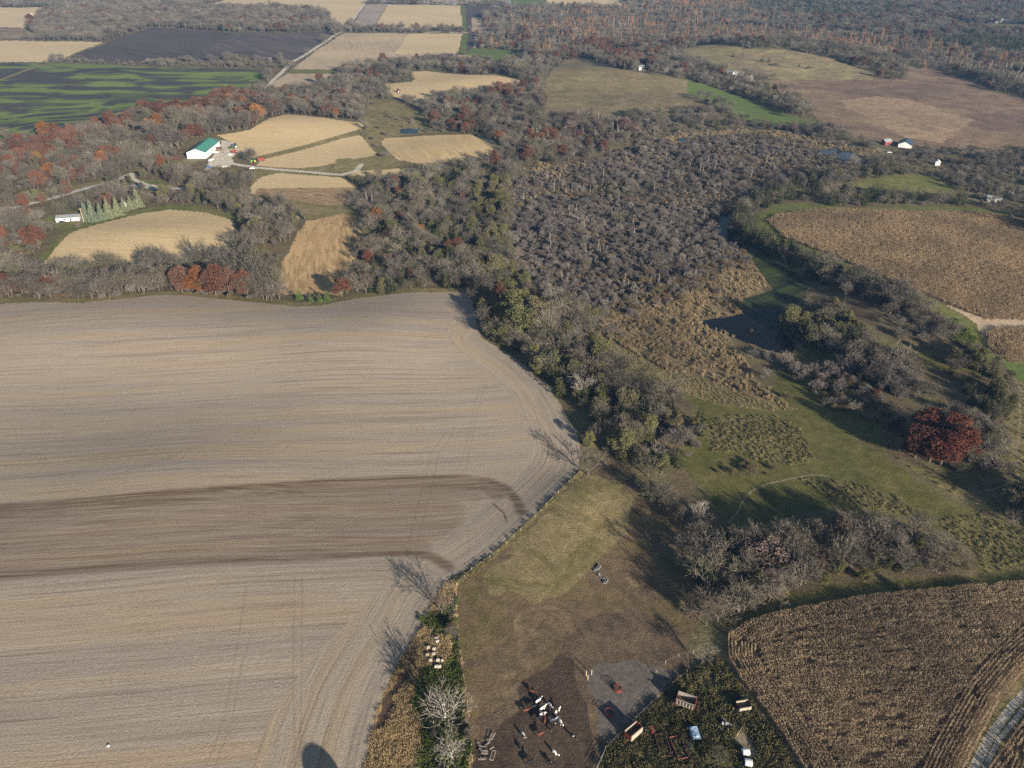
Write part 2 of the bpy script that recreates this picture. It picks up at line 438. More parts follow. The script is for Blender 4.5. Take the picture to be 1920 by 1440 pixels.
REG = [
    # far country
    ('stubble_field', 'gold_c', [(-300, 70), (0, 76), (193, 79), (127, 107), (80, 117), (-300, 120)], 2),
    ('stubble_field', 'gold_c', [(-500, 18), (60, 14), (150, 10), (75, 24), (45, 55), (-500, 60)], 3),
    ('marsh', 'marsh', [(-100, 52), (45, 52), (77, 75), (-100, 74)], 3),
    ('tilled_field', 'dark', [(127, 108), (200, 79), (287, 51), (453, 62), (370, 102), (360, 114), (270, 117), (175, 117)], 2),
    ('tilled_field', 'dark_b', [(457, 61), (560, 62), (627, 57), (573, 103), (553, 113), (477, 113), (360, 114), (370, 102)], 2),
    ('tilled_field', 'dark', [(404, 97), (478, 97), (470, 113), (362, 113), (372, 102)], 0),
    ('wheat_field', 'wheat', [(-500, 153), (0, 152), (97, 119), (520, 131), (492, 153), (473, 173), (400, 182), (317, 207), (167, 243), (60, 258), (-500, 262)], 2),
    ('wheat_field', 'wheat', [(-300, 117), (80, 117), (60, 126), (0, 149), (-300, 170)], 0),
    ('verge', 'gold_c', [(395, 183), (440, 178), (478, 178), (400, 192), (330, 210), (300, 214)], 2),
    ('stubble_field', 'gold', [(-300, 267), (40, 267), (30, 276), (0, 287), (-300, 300)], 0),
    ('stubble_field', 'gold_c', [(363, 15), (417, 2), (450, -30), (700, -60), (693, 0), (683, 7), (658, 40), (640, 55), (620, 37), (620, 24), (530, 16)], 0),
    ('stubble_field', 'gold_c', [(405, 45), (440, 43), (440, 47), (400, 48)], 0),
    ('stubble_field', 'greytan', [(657, 55), (687, 8), (727, 8), (700, 55)], 0),
    ('stubble_field', 'gold_c', [(702, 54), (728, 8), (863, 10), (867, 50), (795, 51), (793, 55)], 0),
    ('tilled_field', 'dark_b', [(795, 51), (867, 50), (868, 54), (793, 56)], 0),
    ('stubble_field', 'greytan', [(694, 4), (720, -50), (950, -50), (951, 8), (860, 8), (740, 6)], 0),
    ('stubble_field', 'tan', [(645, 62), (767, 63), (737, 103), (820, 97), (855, 100), (850, 108), (780, 115), (700, 124), (640, 130), (548, 130), (590, 97)], 2),
    ('stubble_field', 'gold_c', [(767, 63), (867, 63), (858, 100), (820, 97), (737, 103)], 0),
    ('verge', 'lawn', [(545, 131), (640, 131), (640, 136), (540, 137)], 1),
    ('stubble_field', 'tan', [(538, 138), (640, 137), (625, 146), (590, 160), (530, 172), (485, 178)], 0),
    ('tilled_field', 'dark_b', [(790, 104), (850, 100), (850, 106), (820, 110), (760, 118), (740, 119)], 0),
    ('grass_field', 'green', [(867, 12), (871, 12), (874, 58), (868, 58)], 0),
    ('tilled_field', 'dark', [(872, 12), (946, 13), (948, 22), (905, 28), (884, 58), (875, 58)], 0),
    ('stubble_field', 'tan', [(885, 34), (905, 33), (905, 60), (886, 60)], 0),
    ('grass_field', 'green', [(869, 64), (877, 63), (873, 98), (860, 99)], 0),
    ('tilled_field', 'dark', [(878, 64), (890, 64), (885, 90), (874, 97)], 0),
    ('stubble_field', 'tan', [(892, 64), (897, 64), (893, 90), (888, 90)], 0),
    ('grass_field', 'green', [(886, 90), (900, 91), (973, 97), (978, 122), (940, 119), (905, 110), (872, 103), (876, 97)], 1),
    ('grass_field', 'gold', [(855, 103), (880, 104), (905, 110), (935, 118), (860, 112)], 2),
    ('grass_field', 'green', [(955, 0), (957, -30), (1010, -30), (1030, 13), (970, 15)], 0),
    ('stubble_field', 'gold_c', [(1030, 12), (1010, -30), (1150, -40), (1175, 13)], 0),
    ('stubble_field', 'gold', [(717, 158), (773, 153), (779, 147), (760, 136), (800, 133), (873, 140), (927, 141), (993, 156), (997, 167), (953, 169), (910, 171), (853, 178), (807, 183), (767, 189), (743, 184), (723, 168)], 1),
    ('scrub', 'scrub', [(690, 188), (745, 188), (770, 200), (800, 225), (815, 248), (700, 262), (680, 235)], 3),
    ('stubble_field', 'gold_b', [(714, 267), (722, 259), (773, 256), (827, 253), (880, 252), (920, 261), (937, 275), (938, 292), (920, 300), (873, 306), (827, 306), (783, 307), (747, 300), (730, 287)], 0.5),
    ('scrub', 'scrub', [(660, 255), (720, 256), (712, 270), (730, 290), (750, 304), (850, 309), (900, 305), (820, 325), (790, 340), (660, 336), (640, 345), (470, 345), (480, 300)], 1),
    ('stubble_field', 'gold', [(407, 253), (467, 244), (510, 221), (540, 214), (640, 226), (683, 231), (678, 241), (640, 253), (560, 276), (463, 298), (445, 288), (430, 266)], 1),
    ('stubble_field', 'gold', [(493, 297), (560, 281), (640, 258), (672, 250), (697, 277), (706, 290), (660, 299), (600, 312), (560, 316), (480, 310)], 1),
    ('field_lane', 'scrub', [(455, 300), (560, 275), (640, 252), (680, 241), (690, 250), (640, 260), (560, 283), (493, 299)], 0.5),
    ('stubble_field', 'gold', [(657, 321), (720, 318), (797, 313), (817, 323), (773, 334), (660, 331)], 1),
    ('stubble_field', 'gold', [(473, 346), (490, 332), (520, 324), (640, 333), (668, 352), (678, 376), (640, 390), (600, 386), (470, 364)], 1),
    ('grass_field', 'scrub', [(455, 372), (470, 363), (670, 386), (672, 400), (640, 405), (575, 412), (560, 402)], 1),
    ('broken_corn_field', 'cornbrown', [(484, 353), (560, 352), (655, 352), (662, 368), (640, 386), (600, 383), (475, 365)], 1),
    ('broken_corn_field', 'cornstub', [(573, 415), (640, 402), (680, 404), (684, 440), (664, 480), (650, 520), (640, 556), (600, 548), (540, 553), (523, 550), (527, 498), (545, 465)], 1),
    ('grass_field', 'lawn', [(40, 505), (85, 470), (125, 432), (95, 425), (60, 415), (100, 405), (150, 400), (170, 410), (265, 392), (320, 384), (390, 388), (445, 408), (446, 425), (428, 480), (300, 500), (130, 503), (70, 508)], 1),
    ('stubble_field', 'gold', [(80, 495), (104, 465), (132, 437), (167, 425), (267, 400), (317, 393), (383, 398), (437, 413), (441, 421), (423, 470), (407, 487), (300, 492), (133, 495)], 0.5),
    ('grass_field', 'lawn', [(250, 335), (300, 338), (310, 350), (265, 350)], 1),
    ('verge', 'scrub', [(40, 358), (110, 352), (195, 338), (195, 345), (100, 372), (20, 384)], 1),
    # right hand hills and marsh
    ('pasture', 'hill', [(1022, 225), (1025, 150), (1060, 112), (1090, 106), (1150, 128), (1220, 140), (1290, 150), (1290, 175), (1330, 200), (1350, 206), (1280, 206), (1200, 213), (1130, 226), (1050, 226)], 2),
    ('pasture', 'knoll', [(1270, 95), (1330, 84), (1400, 92), (1460, 92), (1560, 110), (1640, 138), (1655, 150), (1600, 152), (1480, 152), (1400, 140), (1300, 118)], 2),
    ('marsh', 'marsh', [(1420, 150), (1560, 150), (1700, 148), (1700, 130), (1760, 130), (1860, 170), (1960, 190), (2100, 280), (1920, 285), (1780, 284), (1690, 268), (1620, 262), (1560, 240), (1500, 188), (1440, 165)], 4),
    ('marsh', 'sedge', [(1575, 190), (1640, 180), (1700, 186), (1760, 202), (1830, 225), (1790, 250), (1770, 268), (1700, 258), (1640, 226), (1590, 205)], 3),
    ('grass_field', 'green', [(1290, 150), (1340, 165), (1400, 185), (1500, 222), (1556, 234), (1480, 237), (1400, 227), (1310, 180), (1288, 174)], 0.5),
    ('grass_field', 'lawn', [(1585, 345), (1640, 336), (1680, 328), (1740, 330), (1785, 350), (1780, 361), (1700, 363), (1640, 360)], 1),
    ('grass_field', 'lawn', [(1780, 38), (1830, 45), (1960, 48), (1960, 58), (1850, 56), (1810, 52)], 3),
    ('scrub', 'scrub', [(1780, 28), (1700, 25), (1700, 23), (1850, 27), (1960, 34), (1960, 36)], 3),
    # the cattail edge, shrub swamp and pond
    ('swamp', 'swamp', SWAMP_PX, 2),
    ('marsh', 'reed', [(1240, 262), (1300, 245), (1400, 240), (1480, 250), (1560, 268), (1640, 285), (1620, 296), (1540, 277), (1400, 250), (1320, 256), (1260, 272)], 2),
    ('marsh', 'reed', [(985, 312), (1020, 305), (1045, 316), (1000, 322)], 2),
    ('marsh', 'reed', REED_PX, 1.2),
    ('grass_field', 'scrub', [(1105, 620), (1190, 665), (1260, 700), (1330, 712), (1420, 745), (1500, 768), (1440, 772), (1340, 760), (1275, 735), (1200, 700), (1120, 655)], 1),
    ('grass_field', 'meadow', [(1270, 733), (1340, 758), (1440, 770), (1500, 768), (1560, 800), (1650, 850), (1720, 900), (1800, 945), (1900, 990), (1960, 1030), (1960, 1075), (1840, 1080), (1820, 1020), (1700, 965), (1600, 950), (1500, 960),
                               (1420, 990), (1370, 985), (1300, 900), (1260, 860), (1320, 790)], 1),
    ('rough_grass', 'rough_pale', [(1320, 790), (1400, 775), (1470, 785), (1515, 825), (1528, 860), (1500, 872), (1440, 870), (1380, 850), (1330, 850)], 1.5),
    ('rough_grass', 'rough_pale', [(1510, 898), (1600, 905), (1690, 930), (1730, 965), (1700, 972), (1600, 945), (1520, 915)], 1.5),
    ('rough_grass', 'scrub', [(1660, 848), (1740, 885), (1830, 930), (1920, 960), (2000, 1000), (2000, 930), (1900, 890), (1880, 800), (1915, 720), (1870, 660), (1960, 690), (1980, 860), (1990, 960), (1990, 1010), (1900, 975), (1790, 930)], 1),
    ('rough_grass', 'rough_pale', [(1740, 975), (1830, 965), (1980, 1010), (1980, 1070), (1850, 1075), (1800, 1020)], 1.5),
    ('rough_grass', 'meadow', [(1470, 690), (1530, 640), (1640, 640), (1720, 650), (1800, 660), (1870, 700), (1700, 690), (1600, 730), (1660, 848), (1560, 800), (1500, 768), (1440, 735)], 2),
    ('grass_field', 'lawn', [(1405, 425), (1420, 400), (1452, 384), (1500, 380), (1600, 391), (1740, 386), (1830, 388), (1900, 400), (1880, 408), (1700, 400), (1540, 397), (1450, 409), (1440, 417), (1475, 450), (1545, 476), (1610, 500), (1690, 538), (1790, 582), (1835, 612),
                              (1850, 650), (1875, 680), (1850, 680), (1825, 640), (1780, 600), (1680, 553), (1590, 508), (1500, 470), (1430, 450)], 0.8),
    ('grass_field', 'green', [(1880, 676), (1960, 690), (1960, 740), (1910, 715)], 0.5),
    ('grass_field', 'weed_green', [(1760, 600), (1790, 598), (1830, 632), (1820, 660), (1790, 640)], 1.5),
    ('stubble_field', 'tan', [(1770, 570), (1845, 597), (1920, 598), (2100, 605), (2100, 640), (1930, 618), (1870, 619), (1842, 632), (1830, 605)], 0.5),
    ('corn_field', 'cornsoil', C3_PX, 0.5),
    ('corn_field', 'cornsoil', C4_PX, 0.5),
    ('pond', 'water', POND_PX, 0.6),
    ('pond', 'water', [(748, 250), (752, 242), (770, 240), (785, 243), (782, 250), (765, 251)], 0.5),
    ('pond', 'water', [(1262, 264), (1275, 258), (1288, 258), (1285, 265), (1270, 268)], 1),
    ('pond', 'water', [(1520, 285), (1560, 279), (1600, 284), (1640, 305), (1600, 309), (1560, 292)], 1.5),
    # near ground
    ('verge', 'scrub', [(-900, 564), (60, 557), (150, 559), (240, 550), (350, 546), (430, 553), (490, 559), (560, 566), (600, 564), (680, 549), (770, 540), (875, 541), (880, 560), (770, 552), (680, 562), (600, 578), (-900, 590)], 1.0),
    ('tilled_field', 'tilled', T_PX, 0.25),
    ('pasture', 'pasture', [(1090, 888), (1130, 880), (1180, 920), (1260, 960), (1330, 1000), (1350, 1100), (1290, 1200), (1285, 1260), (1240, 1300), (1180, 1360), (1130, 1410), (1110, 1470), (1100, 1560), (880, 1560), (885, 1440), (878, 1330), (862, 1230), (853, 1150), (856, 1095), (885, 1075), (940, 1035), (1005, 975), (1060, 915)], 0.4),
    ('pasture', 'pasture_olive', [(1090, 892), (1130, 885), (1175, 925), (1165, 1000), (1110, 1060), (1060, 1110), (1000, 1130), (930, 1120), (890, 1085), (940, 1040), (1005, 978), (1060, 918)], 3.5),
    ('pasture', 'trodden', [(886, 1350), (915, 1335), (945, 1305), (985, 1275), (1020, 1240), (1060, 1195), (1130, 1150), (1200, 1150), (1260, 1200), (1285, 1260), (1240, 1302), (1104, 1300), (1120, 1380), (1100, 1560), (880, 1560)], 3.5),
    ('barnyard', 'mud', [(880, 1560), (885, 1440), (886, 1395), (905, 1370), (925, 1342), (955, 1318), (990, 1292), (1030, 1262), (1065, 1232), (1095, 1238), (1104, 1262), (1112, 1310), (1120, 1370), (1135, 1405), (1110, 1470), (1100, 1560)], 4.0),
    ('concrete_pad', 'pad', [(1104, 1262), (1135, 1244), (1180, 1240), (1225, 1252), (1275, 1266), (1240, 1300), (1180, 1358), (1136, 1402), (1120, 1370), (1110, 1310)], 1.2),
    ('rough_grass', 'scrub', [(846, 1090), (880, 1070), (935, 1030), (1005, 965), (1055, 915), (1086, 885), (1092, 888), (1060, 917), (1008, 972), (940, 1036), (885, 1076), (856, 1098)], 0.3),
    ('rough_grass', 'ditch', [(838, 1092), (858, 1096), (853, 1150), (862, 1230), (876, 1330), (883, 1440), (880, 1560), (662, 1560), (685, 1440), (697, 1380), (717, 1310), (747, 1247), (782, 1190), (808, 1140)], 0.4),
    ('rough_grass', 'weed_green', [(790, 1165), (830, 1140), (856, 1110), (853, 1150), (862, 1230), (876, 1330), (882, 1440), (882, 1560), (770, 1560), (790, 1400), (775, 1340), (782, 1270), (800, 1250), (838, 1245), (845, 1200), (815, 1190)], 1.0),
    ('creek', 'creek', [(748, 1263), (768, 1256), (772, 1268), (755, 1290), (742, 1310), (735, 1340), (722, 1362), (712, 1372), (704, 1368), (706, 1345), (716, 1322), (722, 1300), (738, 1290)], 0.4),
    ('rough_grass', 'rough', [(1110, 1560), (1112, 1470), (1138, 1410), (1182, 1362), (1242, 1302), (1288, 1258), (1330, 1240), (1358, 1240), (1385, 1280), (1440, 1350), (1500, 1445), (1555, 1560)], 0.5),
    ('dirt_patch', 'path', [(1375, 1390), (1390, 1368), (1420, 1405), (1425, 1430), (1398, 1405)], 0.4),
    ('grass_field', 'meadow', [(1362, 1185), (1420, 1140), (1480, 1113), (1560, 1098), (1700, 1085), (1840, 1080), (1990, 1075), (1990, 1088), (1920, 1092), (1700, 1113), (1600, 1125), (1500, 1142), (1400, 1168)], 0.8),
    ('verge', 'verge', [(1810, 1440), (1870, 1325), (1920, 1262), (2000, 1185), (2150, 1085), (2300, 1120), (2010, 1262), (1920, 1347), (1850, 1442), (1800, 1540), (1770, 1540)], 0.4),
    ('corn_field', 'cornsoil', C1_PX, 0.3),
    ('corn_field', 'cornsoil', C2_PX, 0.3),
]
ROADS = [
    ('gravel_road', 'gravel', [(480, 180), (505, 158), (533, 131), (547, 117), (587, 93), (640, 59), (658, 41), (683, 8), (693, 0), (720, -40)], 6.5),
    ('gravel_road', 'gravel', [(640, 59), (740, 60), (887, 62)], 6.0),
    ('gravel_road', 'gravel', [(690, 6), (740, 5), (860, 9), (963, 12)], 6.0),
    ('field_lane', 'verge', [(-100, 175), (0, 150), (60, 128), (97, 116), (127, 107), (200, 79)], 5.0),
    ('road', 'asphalt', [(-150, 420), (40, 386), (100, 371), (150, 356), (193, 345), (225, 334), (246, 326)], 6.0),
    ('road', 'asphalt', [(250, 348), (290, 353), (320, 354), (350, 352)], 6.0),
    ('lane', 'gravel', [(246, 326), (252, 337), (275, 346), (300, 350)], 4.0),
    ('gravel_road', 'gravel', [(350, 352), (372, 330), (395, 312), (430, 306), (480, 314), (560, 321), (640, 328), (668, 320), (678, 308)], 5.0),
    ('footpath', 'path', [(1362, 985), (1385, 958), (1392, 940), (1410, 920), (1440, 907), (1480, 898), (1525, 890), (1555, 893)], 0.7),
    ('footpath', 'path', [(1825, 925), (1870, 915), (1912, 897), (1905, 860), (1912, 800), (1915, 730), (1890, 690)], 0.7),
    ('lane', 'gravel', [(1815, 1460), (1858, 1378), (1900, 1322), (1960, 1262), (2090, 1165)], 2.2),
    ('lane', 'gravel', [(1835, 1460), (1872, 1388), (1915, 1335), (1975, 1275), (2100, 1180)], 1.2),
    ('canal', 'water', [(948, -20), (954, 3), (962, 22)], 9.0),
]
YARDS = [('farmyard', 'gravel', [(395, 300), (405, 285), (416, 268), (410, 262), (437, 267), (448, 284), (432, 297), (440, 304), (430, 312), (385, 314)], 1),
         ('farmyard', 'verge', [(628, 300), (655, 296), (675, 303), (672, 316), (645, 322), (630, 318)], 2),
         ('driveway', 'path', [(138, 425), (150, 410), (157, 412), (148, 428)], 0.5),
         ('driveway', 'path', [(1640, 275), (1668, 283), (1664, 288), (1645, 283)], 1)]


def warp(x, y, j, seed=3):
    if not j:
        return x, y
    return (x + j * 2 * (vnoise(x, y, j * 4 + 2, seed) + 0.6 * vnoise(x, y, j * 1.5 + 0.8, seed + 1)),
            y + j * 2 * (vnoise(x, y, j * 4 + 2, seed + 7) + 0.6 * vnoise(x, y, j * 1.5 + 0.8, seed + 8)))


ALLREG = [('ground', 'wood', None, 0)] + REG + YARDS
REGW = [None] + [at(p)[:, :2] for _, _, p, _ in REG + YARDS]
ROADW = [at(p)[:, :2] for _, _, p, _ in ROADS]
NREG = len(ALLREG)


def classify(x, y):
    reg = np.zeros(x.shape, np.int32)
    for i in range(1, NREG):
        P = REGW[i]
        j = ALLREG[i][3]
        pad = j * 3 + 1
        idx = np.nonzero((x > P[:, 0].min() - pad) & (x < P[:, 0].max() + pad) & (y > P[:, 1].min() - pad) & (y < P[:, 1].max() + pad))[0]
        if len(idx) == 0:
            continue
        wx, wy = warp(x[idx], y[idx], j, i)
        ok = inside(wx, wy, P)
        reg[idx[ok]] = i
    for k, (nm, mt, px, w) in enumerate(ROADS):
        P = ROADW[k]
        pad = w + 2
        idx = np.nonzero((x > P[:, 0].min() - pad) & (x < P[:, 0].max() + pad) & (y > P[:, 1].min() - pad) & (y < P[:, 1].max() + pad))[0]
        if len(idx) == 0:
            continue
        d = seg_dist(x[idx], y[idx], P, False)
        reg[idx[d < w / 2]] = NREG + k
    return reg


def build_land():
    dep = np.concatenate([np.array([88, 84, 80, 76, 72, 69, 66, 64]), np.arange(62.5, 17.0, -0.075), np.arange(17.0, 3.4, -0.034), np.arange(3.4, 2.4, -0.1), np.array([2.2, 1.9, 1.6, 1.3, 1.12])])
    rad = HC / np.tan(np.radians(dep))
    az = np.concatenate([np.arange(-180, -60, 6.0), np.arange(-60, -52, 1.0), np.arange(-52, 52, 0.09), np.arange(52, 60, 1.0), np.arange(60, 180, 6.0)])
    az = np.radians(az)
    nr, na = len(rad), len(az)
    X = rad[:, None] * np.sin(az)[None, :]
    Y = rad[:, None] * np.cos(az)[None, :]
    xf, yf = X.ravel(), Y.ravel()
    Z = hgt(xf, yf)
    fade = np.clip((6000 - np.hypot(xf, yf)) / 3000, 0, 1)
    Z = Z * fade
    V = np.stack([xf, yf, Z], 1)
    i, j = np.meshgrid(np.arange(nr - 1), np.arange(na), indexing='ij')
    j2 = (j + 1) % na
    F = np.stack([i * na + j, (i + 1) * na + j, (i + 1) * na + j2, i * na + j2], -1).reshape(-1, 4)
    F = F[:, ::-1]
    cx = V[F, 0].mean(1)
    cy = V[F, 1].mean(1)
    reg = classify(cx, cy)
    # cap under the camera
    cap = len(V)
    V = np.concatenate([V, [[0, 0, ground_z(0, 0)]]])
    groups = {}
    for r in np.unique(reg):
        groups[int(r)] = F[reg == r]
    for r, fs in groups.items():
        nm, mt = (ALLREG[r][0], ALLREG[r][1]) if r < NREG else (ROADS[r - NREG][0], ROADS[r - NREG][1])
        used, inv = np.unique(fs.ravel(), return_inverse=True)
        vv = V[used]
        me = bpy.data.meshes.new(nm)
        faces = inv.reshape(-1, 4).astype(np.int32)
        tri = np.zeros((0, 3), np.int32)
        if r == 0:
            vv = np.concatenate([vv, V[cap:]])
            ring = np.searchsorted(used, np.arange(na))
            tri = np.stack([np.full(na, len(vv) - 1), np.roll(ring, -1), ring], 1)[:, ::-1].astype(np.int32)
        me.vertices.add(len(vv))
        me.vertices.foreach_set("co", vv.astype(np.float32).ravel())
        loops = np.concatenate([faces.ravel(), tri.ravel()])
        me.loops.add(len(loops))
        me.loops.foreach_set("vertex_index", loops)
        nf = len(faces) + len(tri)
        me.polygons.add(nf)
        me.polygons.foreach_set("loop_start", np.concatenate([np.arange(len(faces)) * 4, len(faces) * 4 + np.arange(len(tri)) * 3]).astype(np.int32))
        me.polygons.foreach_set("use_smooth", np.ones(nf, bool))
        if mt == 'tilled':
            tilled_attrs(me, vv)
        if mt == 'water':
            algae_attr(me, vv)
        me.update(calc_edges=True)
        me.materials.append(M[mt])
        o = bpy.data.objects.new(nm, me)
        o["kind"] = "structure"
        COL.objects.link(o)


def fattr(me, name, val):
    a = me.attributes.new(name, 'FLOAT', 'POINT')
    a.data.foreach_set("value", val.astype(np.float32))


def soft(d, r0, r1):
    t = np.clip((d - r0) / (r1 - r0), 0, 1)
    return 1 - t * t * (3 - 2 * t)


def tilled_attrs(me, v):
    x, y = v[:, 0], v[:, 1]
    P = at([p for p in T_PX if p[0] > -100 and p[1] < 1600])[:, :2]
    edge = P[15:]                                # the right hand boundary
    rot = R(-3.5)
    s = -math.sin(rot) * x * -1 + math.cos(rot) * y
    s = y * math.cos(R(6)) - x * math.sin(R(6)) * 1.0
    wav = 5.5 * np.sin(x / 62.0 + 0.6 + y / 300) * np.clip((y - 190) / 140, 0, 1) + 2.0 * np.sin(x / 24.0 + 1 + y / 160) * np.clip((y - 160) / 200, 0, 1)
    s = s + wav
    a = x.copy()
    d = seg_dist(x, y, edge, False)
    hw = 17 + 5 * vnoise(x, y, 30, 4) + 10 * np.clip((200 - y) / 60, 0, 1)
    w = soft(d, hw, hw + 5)
    sx = np.where(w > 0.5, d + 1000, s)
    sa = np.where(w > 0.5, y * 1.3, a)
    rows = np.stack([sa, sx, np.zeros_like(sa)], 1)
    at_ = me.attributes.new("rows", 'FLOAT_VECTOR', 'POINT')
    at_.data.foreach_set("vector", rows.astype(np.float32).ravel())
    dark = np.zeros_like(x)
    bands = [([(-200, 970), (0, 951), (200, 935), (400, 918), (600, 904), (760, 897), (860, 896), (915, 901), (950, 916), (968, 938), (978, 960)], 0.7, 3.4, 0.9),
             ([(-200, 985), (0, 964), (200, 947), (400, 929), (600, 915), (760, 908), (860, 906), (905, 911), (935, 924)], 2.2, 6.0, 0.72),
             ([(-200, 1000), (0, 984), (300, 952), (600, 928), (830, 918), (890, 920)], 2.0, 9.0, 0.5),
             ([(-200, 1092), (0, 1078), (200, 1064), (400, 1053), (560, 1046), (700, 1036), (780, 1036), (815, 1046), (842, 1064)], 0.7, 3.4, 0.85),
             ([(-200, 1075), (0, 1060), (200, 1047), (400, 1037), (560, 1031), (700, 1022), (790, 1024)], 2.0, 6.0, 0.55),
             ([(-200, 1040), (0, 1022), (300, 998), (600, 976), (800, 968)], 11, 19, 0.52),
             ([(925, 945), (945, 962), (950, 978)], 0.2, 0.8, 0.8),
             ([(0, 1030), (20, 1000), (60, 975), (100, 968)], 0.5, 2.0, 0.5)]
    for px, r0, r1, k in bands:
        L = at(px)[:, :2]
        dd = seg_dist(x, y, L, False)
        dark = np.maximum(dark, k * soft(dd, r0, r1))
    fattr(me, "dark", dark)
    tr = np.zeros_like(x)
    tracks = [[(760, 1040), (775, 980), (795, 900), (808, 850), (835, 812), (850, 800)], [(780, 1030), (792, 980), (812, 900), (822, 850), (850, 815)],
              [(862, 880), (880, 810), (890, 760), (900, 725)], [(872, 880), (888, 810), (898, 760), (910, 720)],
              [(1010, 880), (1022, 840), (1012, 800), (1000, 760)], [(560, 900), (700, 860), (845, 830)], [(170, 905), (250, 880), (330, 850), (370, 840)], [(190, 905), (270, 878), (350, 845)],
              [(385, 1440), (420, 1350), (440, 1240), (462, 1100)], [(402, 1440), (435, 1350), (455, 1240), (475, 1180)], [(552, 1440), (550, 1250), (552, 1080)], [(562, 1440), (566, 1250), (566, 1080)],
              [(960, 660), (975, 680), (978, 700), (965, 690)]]
    for px in tracks:
        L = at(px)[:, :2]
        tr = np.maximum(tr, 0.36 * soft(seg_dist(x, y, L, False), 0.12, 0.45))
    for dd in (3.0, 5.5, 9.0, 12.0):
        tr = np.maximum(tr, 0.22 * soft(np.abs(d - dd), 0.05, 0.4))
    fattr(me, "track", tr)


def algae_attr(me, v):
    x, y = v[:, 0], v[:, 1]
    P = at([(1404, 476), (1500, 515), (1520, 548), (1490, 572), (1440, 570), (1385, 575), (1400, 555), (1450, 545)])[:, :2]
    d = seg_dist(x, y, P)
    fattr(me, "algae", np.where(inside(x, y, P), 1.0, np.clip(1 - d / 12, 0, 1)) * 0.95)


build_land()


# ------------------------------------------------------------------ mesh helpers
class MB:
    def __init__(s):
        s.v = []
        s.f = []

    def quad(s, a, b, c, d):
        n = len(s.v)
        s.v += [a, b, c, d]
        s.f.append((n, n + 1, n + 2, n + 3))

    def box(s, c, size, rz=0.0, taper=1.0, tilt=0.0):
        n = len(s.v)
        ca, sa = math.cos(rz), math.sin(rz)
        for k in range(8):
            x = (size[0] / 2) * (1 if k & 1 else -1)
            y = (size[1] / 2) * (1 if k & 2 else -1)
            z = (size[2] / 2) * (1 if k & 4 else -1)
            if k & 4:
                x *= taper
                y *= taper
            z += tilt * x
            s.v.append((c[0] + x * ca - y * sa, c[1] + x * sa + y * ca, c[2] + z))
        for q in ((0, 2, 3, 1), (4, 5, 7, 6), (0, 1, 5, 4), (2, 6, 7, 3), (0, 4, 6, 2), (1, 3, 7, 5)):
            s.f.append(tuple(n + i for i in q))

    def tube(s, p0, p1, r0, r1, n=5, caps=False):
        p0, p1 = Vector(p0), Vector(p1)
        d = p1 - p0
        if d.length < 1e-6:
            return
        d.normalize()
        a = d.orthogonal().normalized()
        b = d.cross(a)
        k = len(s.v)
        for p, r in ((p0, r0), (p1, r1)):
            for i in range(n):
                t = 2 * math.pi * i / n
                s.v.append(tuple(p + (a * math.cos(t) + b * math.sin(t)) * r))
        for i in range(n):
            j = (i + 1) % n
            s.f.append((k + i, k + j, k + n + j, k + n + i))
        if caps:
            s.f.append(tuple(k + i for i in reversed(range(n))))
            s.f.append(tuple(k + n + i for i in range(n)))

    def ribbon(s, p0, p1, w0, w1, rnd):
        p0, p1 = Vector(p0), Vector(p1)
        d = (p1 - p0)
        q = Vector((rnd.uniform(-1, 1), rnd.uniform(-1, 1), rnd.uniform(-1, 1))).cross(d)
        if q.length < 1e-6:
            return
        q.normalize()
        s.quad(tuple(p0 - q * w0), tuple(p0 + q * w0), tuple(p1 + q * w1), tuple(p1 - q * w1))

    def card(s, c, r, rnd, up=0.0, asp=0.7):
        n = Vector((rnd.gauss(0, 1), rnd.gauss(0, 1), rnd.gauss(0, 1) + up))
        if n.length < 1e-4:
            n = Vector((0, 0, 1))
        n.normalize()
        a = n.orthogonal().normalized()
        t = rnd.uniform(0, 6.283)
        b = n.cross(a)
        u = a * math.cos(t) + b * math.sin(t)
        w = n.cross(u)
        c = Vector(c)
        s.quad(tuple(c - u * r), tuple(c + w * r * asp), tuple(c + u * r), tuple(c - w * r * asp))

    def mesh(s, name, mat, smooth=False):
        me = bpy.data.meshes.new(name)
        me.from_pydata(s.v, [], s.f)
        if smooth:
            me.polygons.foreach_set("use_smooth", [True] * len(me.polygons))
        me.materials.append(mat)
        me.update()
        return me

    def obj(s, name, mat, parent=None, smooth=False):
        o = bpy.data.objects.new(name, s.mesh(name, mat, smooth))
        COL.objects.link(o)
        if parent:
            o.parent = parent
        return o


def empty(name, label, cat, loc, rz=0.0, group=None, scale=1.0):
    o = bpy.data.objects.new(name, None)
    o.empty_display_size = 0.5
    o.location = loc
    o.rotation_euler = (0, 0, rz)
    o.scale = (scale,) * 3
    tag(o, label, cat, group)
    COL.objects.link(o)
    return o


def tag(o, label, cat, group=None):
    o["label"] = label
    o["category"] = cat
    if group:
        o["group"] = group
    return o


